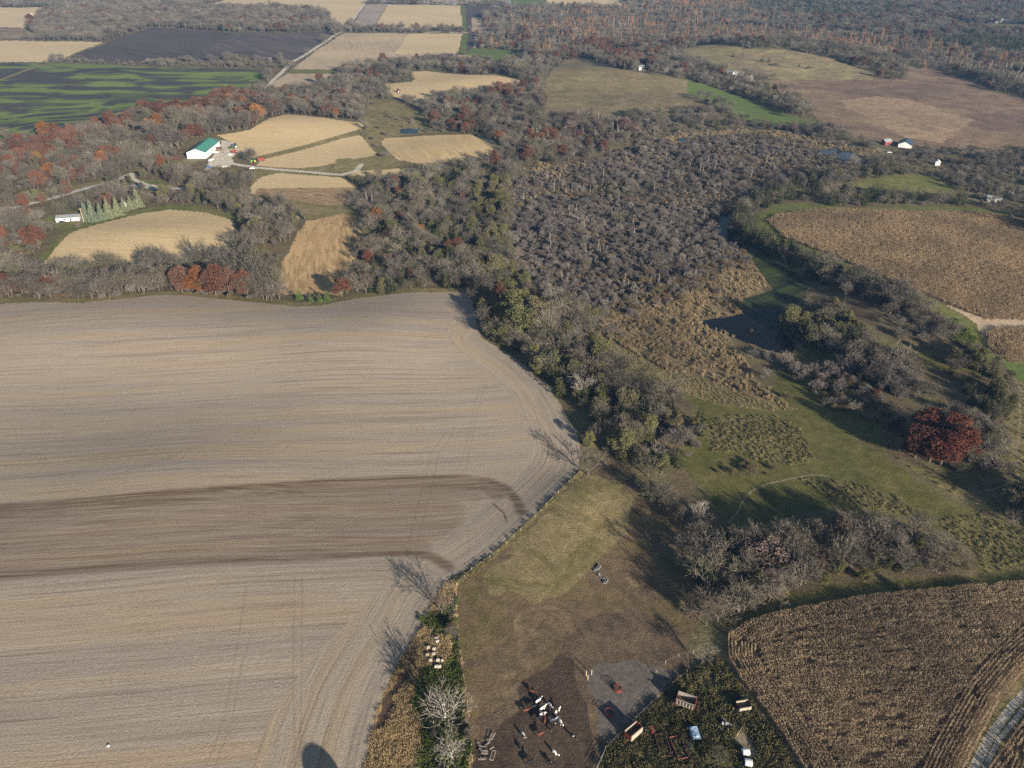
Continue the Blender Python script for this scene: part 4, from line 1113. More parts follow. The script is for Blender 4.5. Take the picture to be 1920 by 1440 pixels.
# ------------------------------------------------------------------ where trees grow: zones with their own mix of kinds (spacing in metres)
# key: (outline px, spacing near, mix {kind: (weight, low, high)}, phrase for labels)
BARE = (9, 14)
ZONES = [
    ('far', None, 8.5, {'bare': (70, 10, 15), 'cedar': (7, 7, 11), 'oak': (3, 9, 13), 'shrub': (14, 3.5, 5.5), 'olive': (3, 7, 10)}, 'in the distant woods'),
    ('farwood', [(-400, 70), (47, 55), (83, 23), (167, 7), (417, -10), (640, 0), (640, 60), (533, 62), (287, 51), (200, 78), (77, 76)], 8.0, {'bare': (90, 11, 15), 'oak': (5, 10, 13), 'shrub': (3, 4, 6), 'cedar': (2, 7, 10)}, 'in the grey wood beyond the plowed fields'),
    ('windrow', [(100, 102), (180, 110), (300, 107), (470, 105), (560, 90), (600, 118), (500, 131), (97, 122)], 10, {'bare': (60, 8, 12), 'shrub': (40, 3, 5)}, 'in the hedge between dark field and green wheat'),
    ('swampwood', [(885, 62), (960, 25), (1180, 10), (1280, -40), (2400, -60), (2600, 200), (1920, 170), (1700, 125), (1480, 82), (1290, 85), (1060, 105), (985, 110), (905, 100)], 8.0,
     {'bare': (60, 8, 12), 'shrub': (16, 4, 6), 'larch': (13, 10, 15), 'aspen': (6, 9, 13), 'cedar': (4, 8, 11), 'oak': (2, 9, 12)}, 'in the far swamp forest'),
    ('farright', [(1250, -60), (2500, -60), (2500, 90), (1920, 95), (1760, 80), (1500, 55), (1380, 20)], 8.0, {'bare': (62, 9, 13), 'cedar': (22, 9, 13), 'oak': (9, 9, 12), 'shrub': (7, 4, 6)}, 'in the far wooded hills'),
    ('larches', [(990, 45), (1100, 36), (1300, 42), (1500, 60), (1640, 85), (1780, 92), (1780, 102), (1600, 100), (1480, 80), (1290, 78), (1050, 60)], 8.5, {'larch': (36, 8, 12), 'bare': (50, 7, 11), 'shrub': (8, 4, 6), 'aspen': (6, 9, 13)}, 'among the larches of the far swamp'),
    ('larchtop', [(1260, -5), (1400, 5), (1400, 20), (1260, 14)], 9, {'larch': (45, 9, 13), 'bare': (45, 7, 11)}, 'among the larches of the far swamp'),
    ('pinestand', [(1760, 74), (1860, 72), (1960, 85), (1960, 108), (1860, 100), (1750, 84)], 6.5, {'cedar': (95, 10, 14), 'bare': (5, 9, 12)}, 'in the dark evergreen stand at the far right'),
    ('pinestand', [(1400, 5), (1640, 0), (1700, 20), (1560, 34), (1430, 24)], 8, {'cedar': (55, 10, 13), 'bare': (45, 9, 12)}, 'in the far wooded hills'),
    ('aspenstand', [(1790, 130), (1920, 138), (2050, 150), (2050, 175), (1920, 165), (1800, 146)], 6.5, {'aspen': (40, 10, 14), 'bare': (50, 9, 13), 'oak': (10, 9, 12)}, 'in the bare aspen stand beyond the marsh'),
    ('hillback', [(1040, 112), (1060, 92), (1120, 84), (1300, 82), (1460, 92), (1660, 130), (1700, 146), (1655, 148), (1560, 108), (1460, 88), (1330, 80), (1270, 92), (1220, 132), (1150, 122), (1090, 104)], 8, {'bare': (58, 9, 13), 'oak': (19, 9, 13), 'cedar': (16, 7, 10), 'yellow': (4, 7, 10), 'shrub': (6, 4, 6)}, 'along the far edge of the grazed hills'),
    ('treeline', [(972, 60), (990, 60), (1012, 120), (1030, 225), (1040, 250), (1000, 250), (1000, 130), (985, 118)], 7, {'bare': (70, 10, 14), 'oak': (18, 10, 13), 'cedar': (12, 8, 10)}, 'in the tree line beside the grazed hill'),
    ('arc', [(600, 160), (700, 124), (760, 118), (860, 112), (1000, 128), (1010, 158), (927, 139), (800, 131), (758, 136), (778, 148), (716, 155), (700, 190), (690, 225), (640, 222), (540, 210), (560, 180)], 7, {'bare': (80, 9, 13), 'cedar': (10, 7, 10), 'oak': (3, 9, 12), 'shrub': (8, 4, 6)}, 'in the bare wood around the far oval field'),
    ('ridge', [(-200, 300), (0, 287), (40, 265), (167, 246), (330, 208), (400, 192), (478, 178), (540, 176), (640, 225), (540, 212), (467, 242), (407, 250), (340, 290), (350, 330), (240, 322), (100, 350), (-200, 385)], 6.6,
     {'bare': (76, 10, 15), 'oak': (11, 10, 14), 'orange': (1, 10, 13), 'shrub': (7, 3, 5), 'olive': (5, 7, 10)}, 'on the ridge left of the green-roofed shed'),
    ('ridgetop', [(-200, 300), (0, 284), (60, 262), (170, 246), (330, 209), (400, 193), (470, 183), (480, 196), (330, 226), (240, 250), (150, 285), (60, 310), (-100, 335)], 6.8, {'oak': (38, 11, 14), 'bare': (58, 10, 14), 'orange': (3, 11, 13)}, 'on the ridge crest beside the green wheat'),
    ('lanewood', [(240, 330), (350, 318), (470, 330), (468, 362), (455, 374), (560, 402), (575, 412), (545, 465), (527, 498), (523, 552), (470, 566), (430, 490), (446, 415), (390, 388), (270, 390), (230, 370)], 5.6, {'bare': (58, 8, 12), 'shrub': (20, 3.5, 6), 'olive': (17, 6, 9), 'cedar': (5, 6, 9)}, 'in the scrubby wood around the gold field'),
    ('leftwood', [(-300, 380), (100, 372), (190, 348), (200, 370), (150, 378), (100, 400), (60, 415), (95, 440), (50, 500), (-300, 500)], 6.0, {'bare': (70, 9, 13), 'oak': (12, 9, 12), 'shrub': (12, 3, 5), 'olive': (6, 6, 9)}, 'in the wood left of the white house'),
    ('hedge', [(-300, 506), (55, 506), (130, 506), (300, 504), (430, 492), (480, 520), (523, 553), (525, 566), (490, 566), (430, 561), (350, 552), (290, 551), (240, 557), (150, 566), (60, 564), (-300, 570)], 4.0, {'bare': (54, 9, 14), 'shrub': (24, 3, 5), 'brush': (16, 2.5, 4), 'olive': (8, 4, 7)}, 'in the hedgerow behind the big tilled field'),
    ('pondscrub', [(690, 188), (745, 188), (770, 200), (800, 225), (815, 248), (700, 262), (680, 235)], 14, {'cedar': (40, 1.5, 3.5), 'shrub': (40, 2.5, 4), 'bare': (20, 7, 10)}, 'in the old pasture by the small blue pond'),
    ('midwood', [(770, 192), (810, 183), (910, 172), (997, 170), (1030, 228), (1150, 232), (1200, 262), (1100, 296), (1000, 318), (960, 345), (760, 342), (850, 312), (905, 305), (940, 292), (930, 262), (880, 250), (820, 248)], 6.2, {'bare': (66, 9, 13), 'cedar': (22, 7, 10), 'oak': (6, 9, 12), 'shrub': (6, 4, 6)}, 'in the mixed wood behind the oval field'),
    ('oakpoint', [(1040, 228), (1150, 232), (1225, 255), (1190, 268), (1120, 285), (1060, 262)], 7, {'mauve': (18, 9, 12), 'oak': (8, 9, 12), 'bare': (54, 9, 12), 'cedar': (12, 7, 9), 'aspen': (12, 10, 13)}, 'in the wood at the head of the swamp'),
    ('oldfield', [(650, 252), (700, 252), (713, 268), (730, 290), (752, 306), (700, 300), (690, 275)], 9, {'shrub': (70, 2.5, 4.5), 'brush': (30, 2, 3.5)}, 'between the two golden fields'),
    ('midforest', [(660, 336), (770, 340), (820, 328), (905, 305), (960, 345), (952, 420), (965, 485), (1000, 540), (940, 560), (880, 552), (770, 546), (680, 556), (630, 566), (650, 520), (684, 440), (680, 400), (668, 350)], 4.9,
     {'bare': (50, 8, 13), 'cedar': (30, 6, 10), 'olive': (12, 6, 9), 'shrub': (6, 4, 6), 'oak': (2, 8, 10)}, 'in the mixed forest beyond the tilled field'),
    ('oliveedge', [(880, 360), (950, 350), (952, 420), (965, 485), (1000, 540), (950, 560), (900, 545), (880, 450)], 5.0, {'olive': (45, 7, 11), 'bare': (35, 8, 11), 'cedar': (20, 6, 9)}, 'along the forest edge by the swamp'),
    ('swamp', SWAMP_PX, 1.95, {'shrub': (92, 2.0, 4.0), 'bare': (2, 5, 8), 'aspen': (1, 6, 9), 'brush': (4, 2.2, 4.0), 'cedar': (1, 3, 5)}, 'in the grey shrub swamp'),
    ('swampcedar', [(1000, 350), (1100, 345), (1240, 350), (1240, 372), (1100, 366), (1000, 368)], 6, {'cedar': (40, 5, 7), 'shrub': (50, 4, 5.5), 'aspen': (10, 6, 9)}, 'in the line of cedars across the shrub swamp'),
    ('reedbrush', [(1130, 590), (1200, 585), (1262, 560), (1340, 520), (1395, 485), (1430, 530), (1390, 560), (1330, 590), (1260, 620), (1180, 640), (1125, 615)], 5.5, {'brush': (70, 1.8, 3.2), 'shrub': (30, 2.5, 4)}, 'among the cattails'),
    ('swampedge', [(1060, 560), (1130, 585), (1200, 560), (1340, 490), (1390, 470), (1412, 492), (1345, 530), (1262, 570), (1190, 596), (1125, 605)], 3.4, {'brush': (60, 2.5, 4), 'shrub': (40, 3, 4.5)}, 'where the shrub swamp meets the cattails'),
    ('northbank', [(1200, 212), (1350, 205), (1480, 240), (1560, 238), (1640, 265), (1640, 292), (1560, 268), (1480, 248), (1400, 238), (1290, 243), (1200, 262)], 6.5, {'bare': (62, 7, 10), 'shrub': (24, 4, 6), 'cedar': (10, 6, 9), 'mauve': (4, 8, 10)}, 'in the belt between grazed hill and swamp'),
    ('farmtrees', [(1290, 140), (1400, 150), (1520, 205), (1530, 222), (1400, 184), (1290, 150)], 7, {'bare': (66, 9, 13), 'pale': (10, 9, 12), 'cedar': (16, 7, 10), 'olive': (8, 8, 11)}, 'in the tree row beside the bright green field'),
    ('marshedge', [(1620, 262), (1780, 284), (1960, 288), (1960, 400), (1890, 398), (1850, 386), (1790, 350), (1700, 320), (1640, 300)], 6, {'bare': (52, 6, 10), 'shrub': (40, 3.5, 5.5), 'cedar': (5, 6, 9), 'brush': (3, 3, 5)}, 'in the thickets around the right hand houses'),
    ('cedarstand', [(1450, 350), (1580, 330), (1640, 318), (1740, 330), (1680, 328), (1590, 345), (1640, 362), (1780, 362), (1850, 384), (1740, 384), (1600, 390), (1480, 378), (1450, 384), (1420, 400), (1380, 398)], 5.2, {'cedar': (42, 7, 11), 'bare': (40, 6, 10), 'olive': (6, 6, 9), 'shrub': (12, 3, 5)}, 'in the dark cedar stand above the golden cornfield'),
    ('pondbank', [(1372, 400), (1410, 410), (1408, 440), (1450, 462), (1545, 490), (1600, 520), (1560, 545), (1520, 530), (1440, 480), (1385, 455), (1362, 430)], 3.6, {'cedar': (72, 8, 12), 'bare': (20, 7, 10), 'shrub': (8, 3, 5)}, 'on the shaded bank between pond and cornfield'),
    ('rightscrub', [(1545, 500), (1600, 512), (1690, 556), (1780, 600), (1760, 605), (1680, 590), (1580, 560), (1540, 530)], 3.8, {'bare': (56, 8, 12), 'mauve': (3, 6, 8), 'shrub': (20, 4, 6), 'brush': (9, 3, 4), 'cedar': (12, 7, 9)}, 'in the scrub below the golden cornfield'),
    ('island', [(1470, 592), (1500, 570), (1560, 575), (1620, 620), (1650, 660), (1600, 680), (1530, 655), (1490, 640), (1468, 618)], 3.7, {'olive': (22, 7, 10), 'cedar': (30, 8, 12), 'bare': (34, 8, 12), 'brush': (14, 3, 5)}, 'on the point right of the pond'),
    ('thicket', [(1640, 590), (1700, 600), (1800, 625), (1780, 645), (1700, 640), (1650, 620)], 3.6, {'bare': (65, 7, 9), 'shrub': (35, 4, 6)}, 'in the grey thicket below the cornfield'),
    ('greyrow', [(1560, 660), (1640, 670), (1700, 700), (1760, 740), (1740, 765), (1660, 740), (1580, 705)], 3.4, {'shrub': (30, 5, 7), 'bare': (70, 8, 12)}, 'in the pale row above the red oaks'),
    ('shade', [(1470, 690), (1560, 680), (1650, 740), (1690, 800), (1700, 850), (1600, 790), (1520, 745)], 4.6, {'shrub': (50, 3, 5), 'brush': (30, 2.5, 4), 'bare': (20, 6, 9)}, 'in the shaded hollow left of the red oaks'),
    ('cedarbank', [(1760, 680), (1830, 655), (1890, 700), (1900, 760), (1870, 800), (1820, 760)], 3.8, {'cedar': (52, 8, 11), 'bare': (30, 7, 10), 'olive': (18, 6, 9)}, 'in the cedars right of the dark red oaks'),
    ('redoak', [(1780, 770), (1850, 790), (1890, 830), (1880, 890), (1800, 890), (1760, 880)], 4.2, {'shrub': (50, 3, 5), 'bare': (50, 6, 9)}, 'beside the dark red oaks'),
    ('bandtop', [(880, 560), (945, 562), (1000, 545), (1060, 580), (1130, 595), (1120, 650), (1040, 660), (985, 672), (945, 650), (910, 630)], 5.2, {'bare': (50, 9, 14), 'olive': (22, 8, 12), 'cedar': (12, 7, 10), 'shrub': (16, 3, 5)}, 'in the belt at the tilled field corner'),
    ('band', [(985, 680), (1060, 660), (1130, 665), (1230, 740), (1310, 790), (1320, 830), (1260, 890), (1200, 880), (1130, 860), (1096, 840), (1064, 770), (1034, 722)], 4.9, {'bare': (42, 8, 14), 'olive': (20, 6, 11), 'cedar': (19, 6, 10), 'yellow': (3, 5, 7), 'shrub': (17, 3, 4.5)}, 'in the belt between tilled field and meadow'),
    ('belt2', [(1300, 960), (1350, 985), (1400, 1000), (1500, 1010), (1640, 1000), (1760, 1010), (1835, 1060), (1830, 1072), (1700, 1075), (1560, 1090), (1480, 1105), (1400, 1150), (1350, 1190), (1290, 1160), (1300, 1080)], 3.5,
     {'bare': (48, 8, 13), 'cedar': (8, 5, 8), 'shrub': (18, 3, 5), 'olive': (10, 3.5, 6), 'brush': (16, 3, 4.5), 'mauve': (4, 5, 8)}, 'in the tree belt above the near cornfield'),
    ('meadowbrush', [(1340, 870), (1400, 860), (1450, 880), (1440, 900), (1380, 905), (1340, 890)], 3.2, {'brush': (100, 1.5, 2.6)}, 'in the brown bramble patch on the meadow'),
    ('pastureedge', [(1180, 885), (1240, 895), (1310, 950), (1340, 1000), (1300, 1080), (1290, 1160), (1260, 1100), (1270, 1000), (1200, 930)], 7.5, {'bare': (90, 8, 14), 'shrub': (10, 3, 5)}, 'along the right edge of the pasture'),
    ('rightedge', [(1880, 940), (1960, 920), (2050, 1000), (1960, 1010)], 4, {'bare': (60, 9, 13), 'shrub': (20, 3, 5), 'olive': (20, 8, 11)}, 'at the right edge of the meadow'),
    ('ditch', [(835, 1092), (857, 1096), (862, 1230), (880, 1400), (880, 1560), (800, 1560), (800, 1300), (790, 1180)], 6.0, {'shrub': (70, 1.6, 3), 'brush': (30, 1.5, 2.5)}, 'in the weedy strip beside the pasture'),
]
NOTREE = [at(q)[:, :2] for q in ([(318, 308), (345, 275), (385, 254), (452, 256), (456, 300), (482, 318), (475, 336), (380, 325), (335, 322)], [(20, 398), (100, 378), (195, 350), (205, 362), (110, 396), (40, 412)],
                                  [(1120, 700), (1180, 700), (1240, 760), (1215, 770)], [(280, 356), (350, 356), (350, 366), (280, 364)], [(1640, 266), (1720, 262), (1730, 290), (1640, 300)], [(1740, 302), (1775, 302), (1775, 326), (1740, 326)], [(1193, 123), (1212, 123), (1212, 136), (1193, 136)], [(1243, 127), (1256, 127), (1256, 139), (1243, 139)], [(1355, 131), (1392, 136), (1394, 150), (1360, 146)])]
OPEN_OK = {'pasture_olive', 'rough_pale', 'pasture', 'wood', 'swamp', 'scrub', 'rough', 'meadow', 'weed_green', 'reed'}
SPARSE_IN = {'scrub': .5, 'rough': .6, 'rough_pale': .5, 'meadow': .8, 'weed_green': .6, 'reed': .4, 'pasture': .8, 'pasture_olive': .8}


def grow_trees():
    zpoly = [None if z[1] is None else at(z[1])[:, :2] for z in ZONES]
    zden = np.array([z[2] for z in ZONES])
    allp = []
    for r0, r1, g, azm in ((95, 620, 2.4, 56), (620, 1250, 4.4, 46), (1250, 2700, 6.6, 40), (2700, 4300, 13, 37)):
        n = int(2 * r1 / g)
        gx, gy = np.meshgrid(np.arange(-n // 2, n // 2 + 1) * g, np.arange(0, r1 / g + 1) * g)
        gx, gy = gx.ravel(), gy.ravel()
        gx = gx + RNG.uniform(-.5, .5, gx.shape) * g
        gy = gy + RNG.uniform(-.5, .5, gy.shape) * g
        rr = np.hypot(gx, gy)
        ok = (rr >= r0) & (rr < r1) & (np.abs(np.degrees(np.arctan2(gx, gy))) < azm)
        gx, gy = gx[ok], gy[ok]
        zi = np.zeros(gx.shape, np.int32)
        for k, P in enumerate(zpoly):
            if P is None:
                continue
            idx = np.nonzero((gx > P[:, 0].min()) & (gx < P[:, 0].max()) & (gy > P[:, 1].min()) & (gy < P[:, 1].max()))[0]
            if len(idx):
                zi[idx[inside(gx[idx], gy[idx], P)]] = k
        acc = (g / np.maximum(zden[zi], g)) ** 2
        # thinner and thicker places
        acc = acc * np.clip(1.0 + 1.5 * vnoise(gx, gy, 28, 51) + 1.0 * vnoise(gx, gy, 9, 52), 0.2, 1.8)
        near0 = (zi == 0) & (np.hypot(gx, gy) < 560)
        acc[near0] *= 0.12
        keep = RNG.random(gx.shape) < acc
        gx, gy, zi = gx[keep], gy[keep], zi[keep]
        reg = classify(gx, gy)
        mt = np.array([ALLREG[i][1] if i < NREG else 'road' for i in reg])
        ok = np.isin(mt, list(OPEN_OK))
        th = np.array([SPARSE_IN.get(q, 1.0) for q in mt])
        # open ground only carries trees inside a named zone
        op = np.isin(mt, list(SPARSE_IN)) & (zi == 0)
        ok &= ~op & (RNG.random(gx.shape) < th)
        for q in NOTREE:
            ok &= ~inside(gx, gy, q)
        # keep clear of crops and roads: no stems within a metre or two of them
        for dx, dy in ((2.2, 0), (-2.2, 0), (0, 2.2), (0, -2.2)):
            q = classify(gx + dx, gy + dy)
            m2 = np.array([ALLREG[i][1] if i < NREG else 'road' for i in q])
            ok &= np.isin(m2, list(OPEN_OK)) | np.isin(mt, ['swamp'])
        allp.append(np.stack([gx[ok], gy[ok], zi[ok].astype(float)], 1))
    P = np.concatenate(allp)
    z = hgt(P[:, 0], P[:, 1])
    return P, z


P_, Z_ = grow_trees()
N_ = len(P_)
kinds_all = np.empty(N_, object)
h_all = np.zeros(N_)
u1, u2 = RNG.random(N_), RNG.random(N_)
cl = 0.5 + 0.9 * vnoise(P_[:, 0], P_[:, 1], 22, 77) + 0.35 * (u1 - .5)
for k, zn in enumerate(ZONES):
    idx = np.nonzero(P_[:, 2].astype(int) == k)[0]
    if not len(idx):
        continue
    ks = list(zn[3])
    w = np.array([zn[3][q][0] for q in ks], float)
    cw = np.cumsum(w / w.sum())
    # kinds stand in loose groups
    rank = np.argsort(np.argsort(cl[idx])) / len(idx)
    mixv = np.where(RNG.random(len(idx)) < 0.55, rank, u1[idx])
    pick = np.minimum(np.searchsorted(cw, mixv), len(ks) - 1)
    for j, q in enumerate(ks):
        s = idx[pick == j]
        kinds_all[s] = q
        lo, hi = zn[3][q][1], zn[3][q][2]
        h_all[s] = (lo + (hi - lo) * u2[s]) * np.exp((0.30 if q in ('shrub', 'brush') else 0.18) * RNG.standard_normal(len(s))) * (1.0 + 0.5 * vnoise(P_[s, 0], P_[s, 1], 35, 13))
stray = (P_[:, 2] == 0) & (np.hypot(P_[:, 0], P_[:, 1]) < 560) & (kinds_all == 'oak')
kinds_all[stray] = 'bare'
h_all[stray] *= 0.7
rot_all = RNG.random(N_) * 6.283
pix = RNG.integers(0, 60, N_)
dist_all = np.sqrt(P_[:, 0] ** 2 + P_[:, 1] ** 2 + HC ** 2)


def project(x, y, z):
    dz = z - HC
    f = y * math.cos(PITCH) - dz * math.sin(PITCH)
    v = -(y * math.sin(PITCH) + dz * math.cos(PITCH))
    return 960 + FPX * x / f, 720 + FPX * v / f


PX_, PY_ = project(P_[:, 0], P_[:, 1], Z_ + h_all * 0.5)
inframe = (PX_ > 0) & (PX_ < 1920) & (PY_ > 0) & (PY_ < 1440)
LIMIT = {'bare': 230, 'pale': 20, 'shrub': 200, 'brush': 90, 'oak': 150, 'orange': 20, 'crimson': 10, 'mauve': 40, 'olive': 150, 'yellow': 30, 'cedar': 200, 'larch': 90, 'aspen': 90, 'spruce': 20, 'pine': 20}
ORD = ['first', 'second', 'third', 'fourth', 'fifth', 'sixth', 'seventh', 'eighth', 'ninth', 'tenth', 'eleventh', 'twelfth']
SHORT = {'bare': 'bare tree', 'shrub': 'grey shrub', 'brush': 'brown shrub', 'pale': 'pale tree', 'oak': 'russet oak', 'orange': 'orange oak', 'crimson': 'red oak', 'mauve': 'mauve oak', 'olive': 'olive-green tree',
         'yellow': 'yellow-green tree', 'cedar': 'dark cedar', 'larch': 'orange larch', 'aspen': 'white aspen', 'spruce': 'spruce', 'pine': 'green pine'}
MASSNAME = {'bare': ('bare_woodland', 'bare grey-brown trees filling the distant woods', 'woodland'), 'shrub': ('shrub_thicket', 'grey bare shrubs filling the swamp and wood edges', 'shrub swamp'),
            'brush': ('brush_thicket', 'low brown brush along the swamp and wood edges', 'brush'), 'oak': ('oak_woodland', 'russet oaks scattered through the distant woods', 'woodland'),
            'olive': ('leafy_woodland', 'olive-green leafy trees scattered through the distant woods', 'woodland'), 'cedar': ('evergreen_woodland', 'dark evergreens scattered through the distant woods', 'woodland'),
            'larch': ('larch_woodland', 'orange larches scattered through the far swamp forest', 'woodland'), 'aspen': ('aspen_woodland', 'white-stemmed aspens scattered through the far woods', 'woodland')}
for q in PROTO:
    if q.endswith('_h'):
        continue
    idx = np.nonzero(kinds_all == q)[0]
    if not len(idx):
        continue
    vis = idx[inframe[idx]]
    size = h_all[vis] / dist_all[vis]
    vis = vis[np.argsort(-size)]
    lim = LIMIT[q] if q in MASSNAME else len(vis)
    ind = vis[:lim]
    rest = np.setdiff1d(idx, ind)
    for zk in np.unique(P_[ind, 2]):
        zn = ZONES[int(zk)]
        g = ind[P_[ind, 2] == zk]
        g = g[np.argsort(PX_[g])]
        mark = {}
        if len(g) == 1:
            mark[g[0]] = "single " + SHORT[q]
        elif len(g) <= 12:
            for k, i in enumerate(g):
                mark[i] = ("leftmost " + SHORT[q]) if k == 0 else (("rightmost " + SHORT[q]) if k == len(g) - 1 else "%s %s from the left" % (ORD[k], SHORT[q]))
        else:
            for i, wd in ((g[np.argmax(h_all[g])], "tallest"), (g[0], "leftmost"), (g[-1], "rightmost"), (g[np.argmax(PY_[g])], "nearest"), (g[np.argmin(PY_[g])], "farthest"), (g[np.argmin(h_all[g])], "smallest")):
                mark.setdefault(i, wd + " " + SHORT[q])
            for k, i in enumerate(g[1:5]):
                mark.setdefault(i, "%s %s from the left" % (ORD[k + 1], SHORT[q]))
            for k, i in enumerate(g[-2:-6:-1]):
                mark.setdefault(i, "%s %s from the right" % (ORD[k + 1], SHORT[q]))
        for i in g:
            plant(q, P_[i, 0], P_[i, 1], h_all[i], "%s %s" % (mark.get(i, LOOK[q]), zn[4]), "%ss %s" % (SHORT[q], zn[4]), int(pix[i]), 1.0, rot_all[i])
    if len(rest) and q in MASSNAME:
        nm, lb, ct = MASSNAME[q]
        mass(nm, lb, ct, PROTO[q], np.stack([P_[rest, 0], P_[rest, 1], Z_[rest]], 1), rot_all[rest], h_all[rest] / PROTO[q + '_h'], pix[rest] % len(PROTO[q]))
print("TREES", N_, {q: int((kinds_all == q).sum()) for q in set(kinds_all)})


# ------------------------------------------------------------------ standing corn, cattails and weeds: masses of small blades
def corn_points(px, spacing, L, head, ang, seed):
    P = at(px)[:, :2]
    rnd = np.random.default_rng(seed)
    ca, sa = math.cos(ang), math.sin(ang)
    c0 = P.mean(0)
    ext = np.abs(P - c0).max() * 1.5
    a, s = np.meshgrid(np.arange(-ext, ext, L), np.arange(-ext, ext, spacing))
    a = a + (np.floor(s / spacing) % 2) * L * .37
    x = (c0[0] + a * ca - s * sa).ravel()
    y = (c0[1] + a * sa + s * ca).ravel()
    ok = inside(x, y, P)
    x, y = x[ok], y[ok]
    ok = seg_dist(x, y, P) > head * spacing + .5
    pts = [np.stack([x[ok], y[ok], np.full(ok.sum(), ang)], 1)]
    n = len(P)
    for k in range(int(head)):
        d = (k + .6) * spacing
        for i in range(n):
            p, q = P[i], P[(i + 1) % n]
            v = q - p
            l = np.hypot(*v)
            if l < 1e-6:
                continue
            u = v / l
            for nrm in (np.array([-u[1], u[0]]), np.array([u[1], -u[0]])):
                t = np.arange(L / 2 - 6, l + 6, L)
                xx = p[0] + u[0] * t + nrm[0] * d
                yy = p[1] + u[1] * t + nrm[1] * d
                o2 = inside(xx, yy, P) & (np.abs(seg_dist(xx, yy, P) - d) < 0.06)
                if o2.any():
                    pts.append(np.stack([xx[o2], yy[o2], np.full(o2.sum(), math.atan2(u[1], u[0]))], 1))
    A = np.concatenate(pts)
    return A


CORN = [(corn_row(500 + i, 3.0),) for i in range(5)]
for ms in CORN:
    pass
CORN_M = [(m[0].mesh("corn_row", M['cornleaf']),) for m in CORN]
CORN_F = [(m[0].mesh("corn_row", M['cornleaf_far']),) for m in CORN]


def corn(px, spacing, head, ang, label, seed, meshes, thin=0.0, hs=1.0, jit=0.0):
    A = corn_points(px, spacing, 3.0, head, ang, seed)
    r = np.random.default_rng(seed)
    keep = r.random(len(A)) > thin + 0.10 * (vnoise(A[:, 0], A[:, 1], 9, 9) > .22)
    vis = np.abs(np.degrees(np.arctan2(A[:, 0], A[:, 1]))) < 58
    A = A[keep & vis]
    if jit:
        A[:, :2] += r.normal(0, jit, (len(A), 2))
        A[:, 2] += r.normal(0, .3, len(A))
    z = hgt(A[:, 0], A[:, 1])
    sc = hs * (0.92 + 0.22 * r.random(len(A)) + 0.25 * vnoise(A[:, 0], A[:, 1], 14, 5))
    mass("standing_corn", label, "corn", meshes, np.stack([A[:, 0], A[:, 1], z], 1), A[:, 2] + (r.random(len(A)) > .5) * math.pi, sc, r.integers(0, len(meshes), len(A)))


corn(C1_PX, 0.98, 9, R(3), "dry standing corn in rows at the lower right", 21, CORN_M, 0.03)
corn(C2_PX, 1.0, 3, R(48), "dry standing corn beyond the gravel lane in the lower right corner", 22, CORN_M, 0.03)
corn(C3_PX, 0.9, 4, R(-20), "golden standing corn in the large field at the right", 23, CORN_F, 0.03, 0.8, 0.45)
corn(C4_PX, 1.1, 6, R(10), "golden standing corn in the small patch at the right edge", 24, CORN_F, 0.05)


def scatter(mats, px, spacing, seed, clumpy=0.0, csize=8.0, edge=0.0):
    P = at(px)[:, :2]
    r = np.random.default_rng(seed)
    x0, y0 = P.min(0)
    x1, y1 = P.max(0)
    gx, gy = np.meshgrid(np.arange(x0, x1, spacing), np.arange(y0, y1, spacing))
    gx = gx.ravel() + r.uniform(-.5, .5, gx.size) * spacing
    gy = gy.ravel() + r.uniform(-.5, .5, gy.size) * spacing
    ok = inside(gx, gy, P)
    gx, gy = gx[ok], gy[ok]
    ok = r.random(len(gx)) > clumpy * np.clip(0.6 - 2.2 * vnoise(gx, gy, csize, seed), 0, 1)
    gx, gy = gx[ok], gy[ok]
    reg = classify(gx, gy)
    mt = np.array([ALLREG[i][1] if i < NREG else 'road' for i in reg])
    ok = np.isin(mt, mats)
    return gx[ok], gy[ok], r


REED_T = [(tuft(600 + i, 60, 2.0, 0.62, 0.032).mesh("reed_tuft", M['reedblade']),) for i in range(5)]
WEED_T = [(tuft(620 + i, 46, 1.0, 0.8, 0.035, 0.5, True).mesh("weed_tuft", M['weedblade']),) for i in range(5)]
GREEN_T = [(tuft(640 + i, 46, 0.9, 0.8, 0.04, 0.6, True).mesh("green_weed_tuft", M['greenblade']),) for i in range(4)]
PALE_T = [(tuft(680 + i, 46, 1.0, 0.8, 0.035, 0.5, True).mesh("pale_weed_tuft", M['paleweed']),) for i in range(5)]
DRY_T = [(tuft(660 + i, 60, 1.1, 0.9, 0.03, 0.7).mesh("dry_grass_tuft", M['dryblade']),) for i in range(4)]


def tufts(name, label, cat, parts, meshes, smin, smax):
    X, Y, S = [], [], []
    for mats, px, sp, seed, cl, cs, mul in parts:
        x, y, r = scatter(mats, px, sp, seed, cl, cs)
        X.append(x)
        Y.append(y)
        S.append(mul * r.uniform(smin, smax, len(x)))
    X, Y, S = map(np.concatenate, (X, Y, S))
    r = np.random.default_rng(len(X))
    mass(name, label, cat, meshes, np.stack([X, Y, hgt(X, Y)], 1), r.random(len(X)) * 6.283, S, r.integers(0, len(meshes), len(X)))


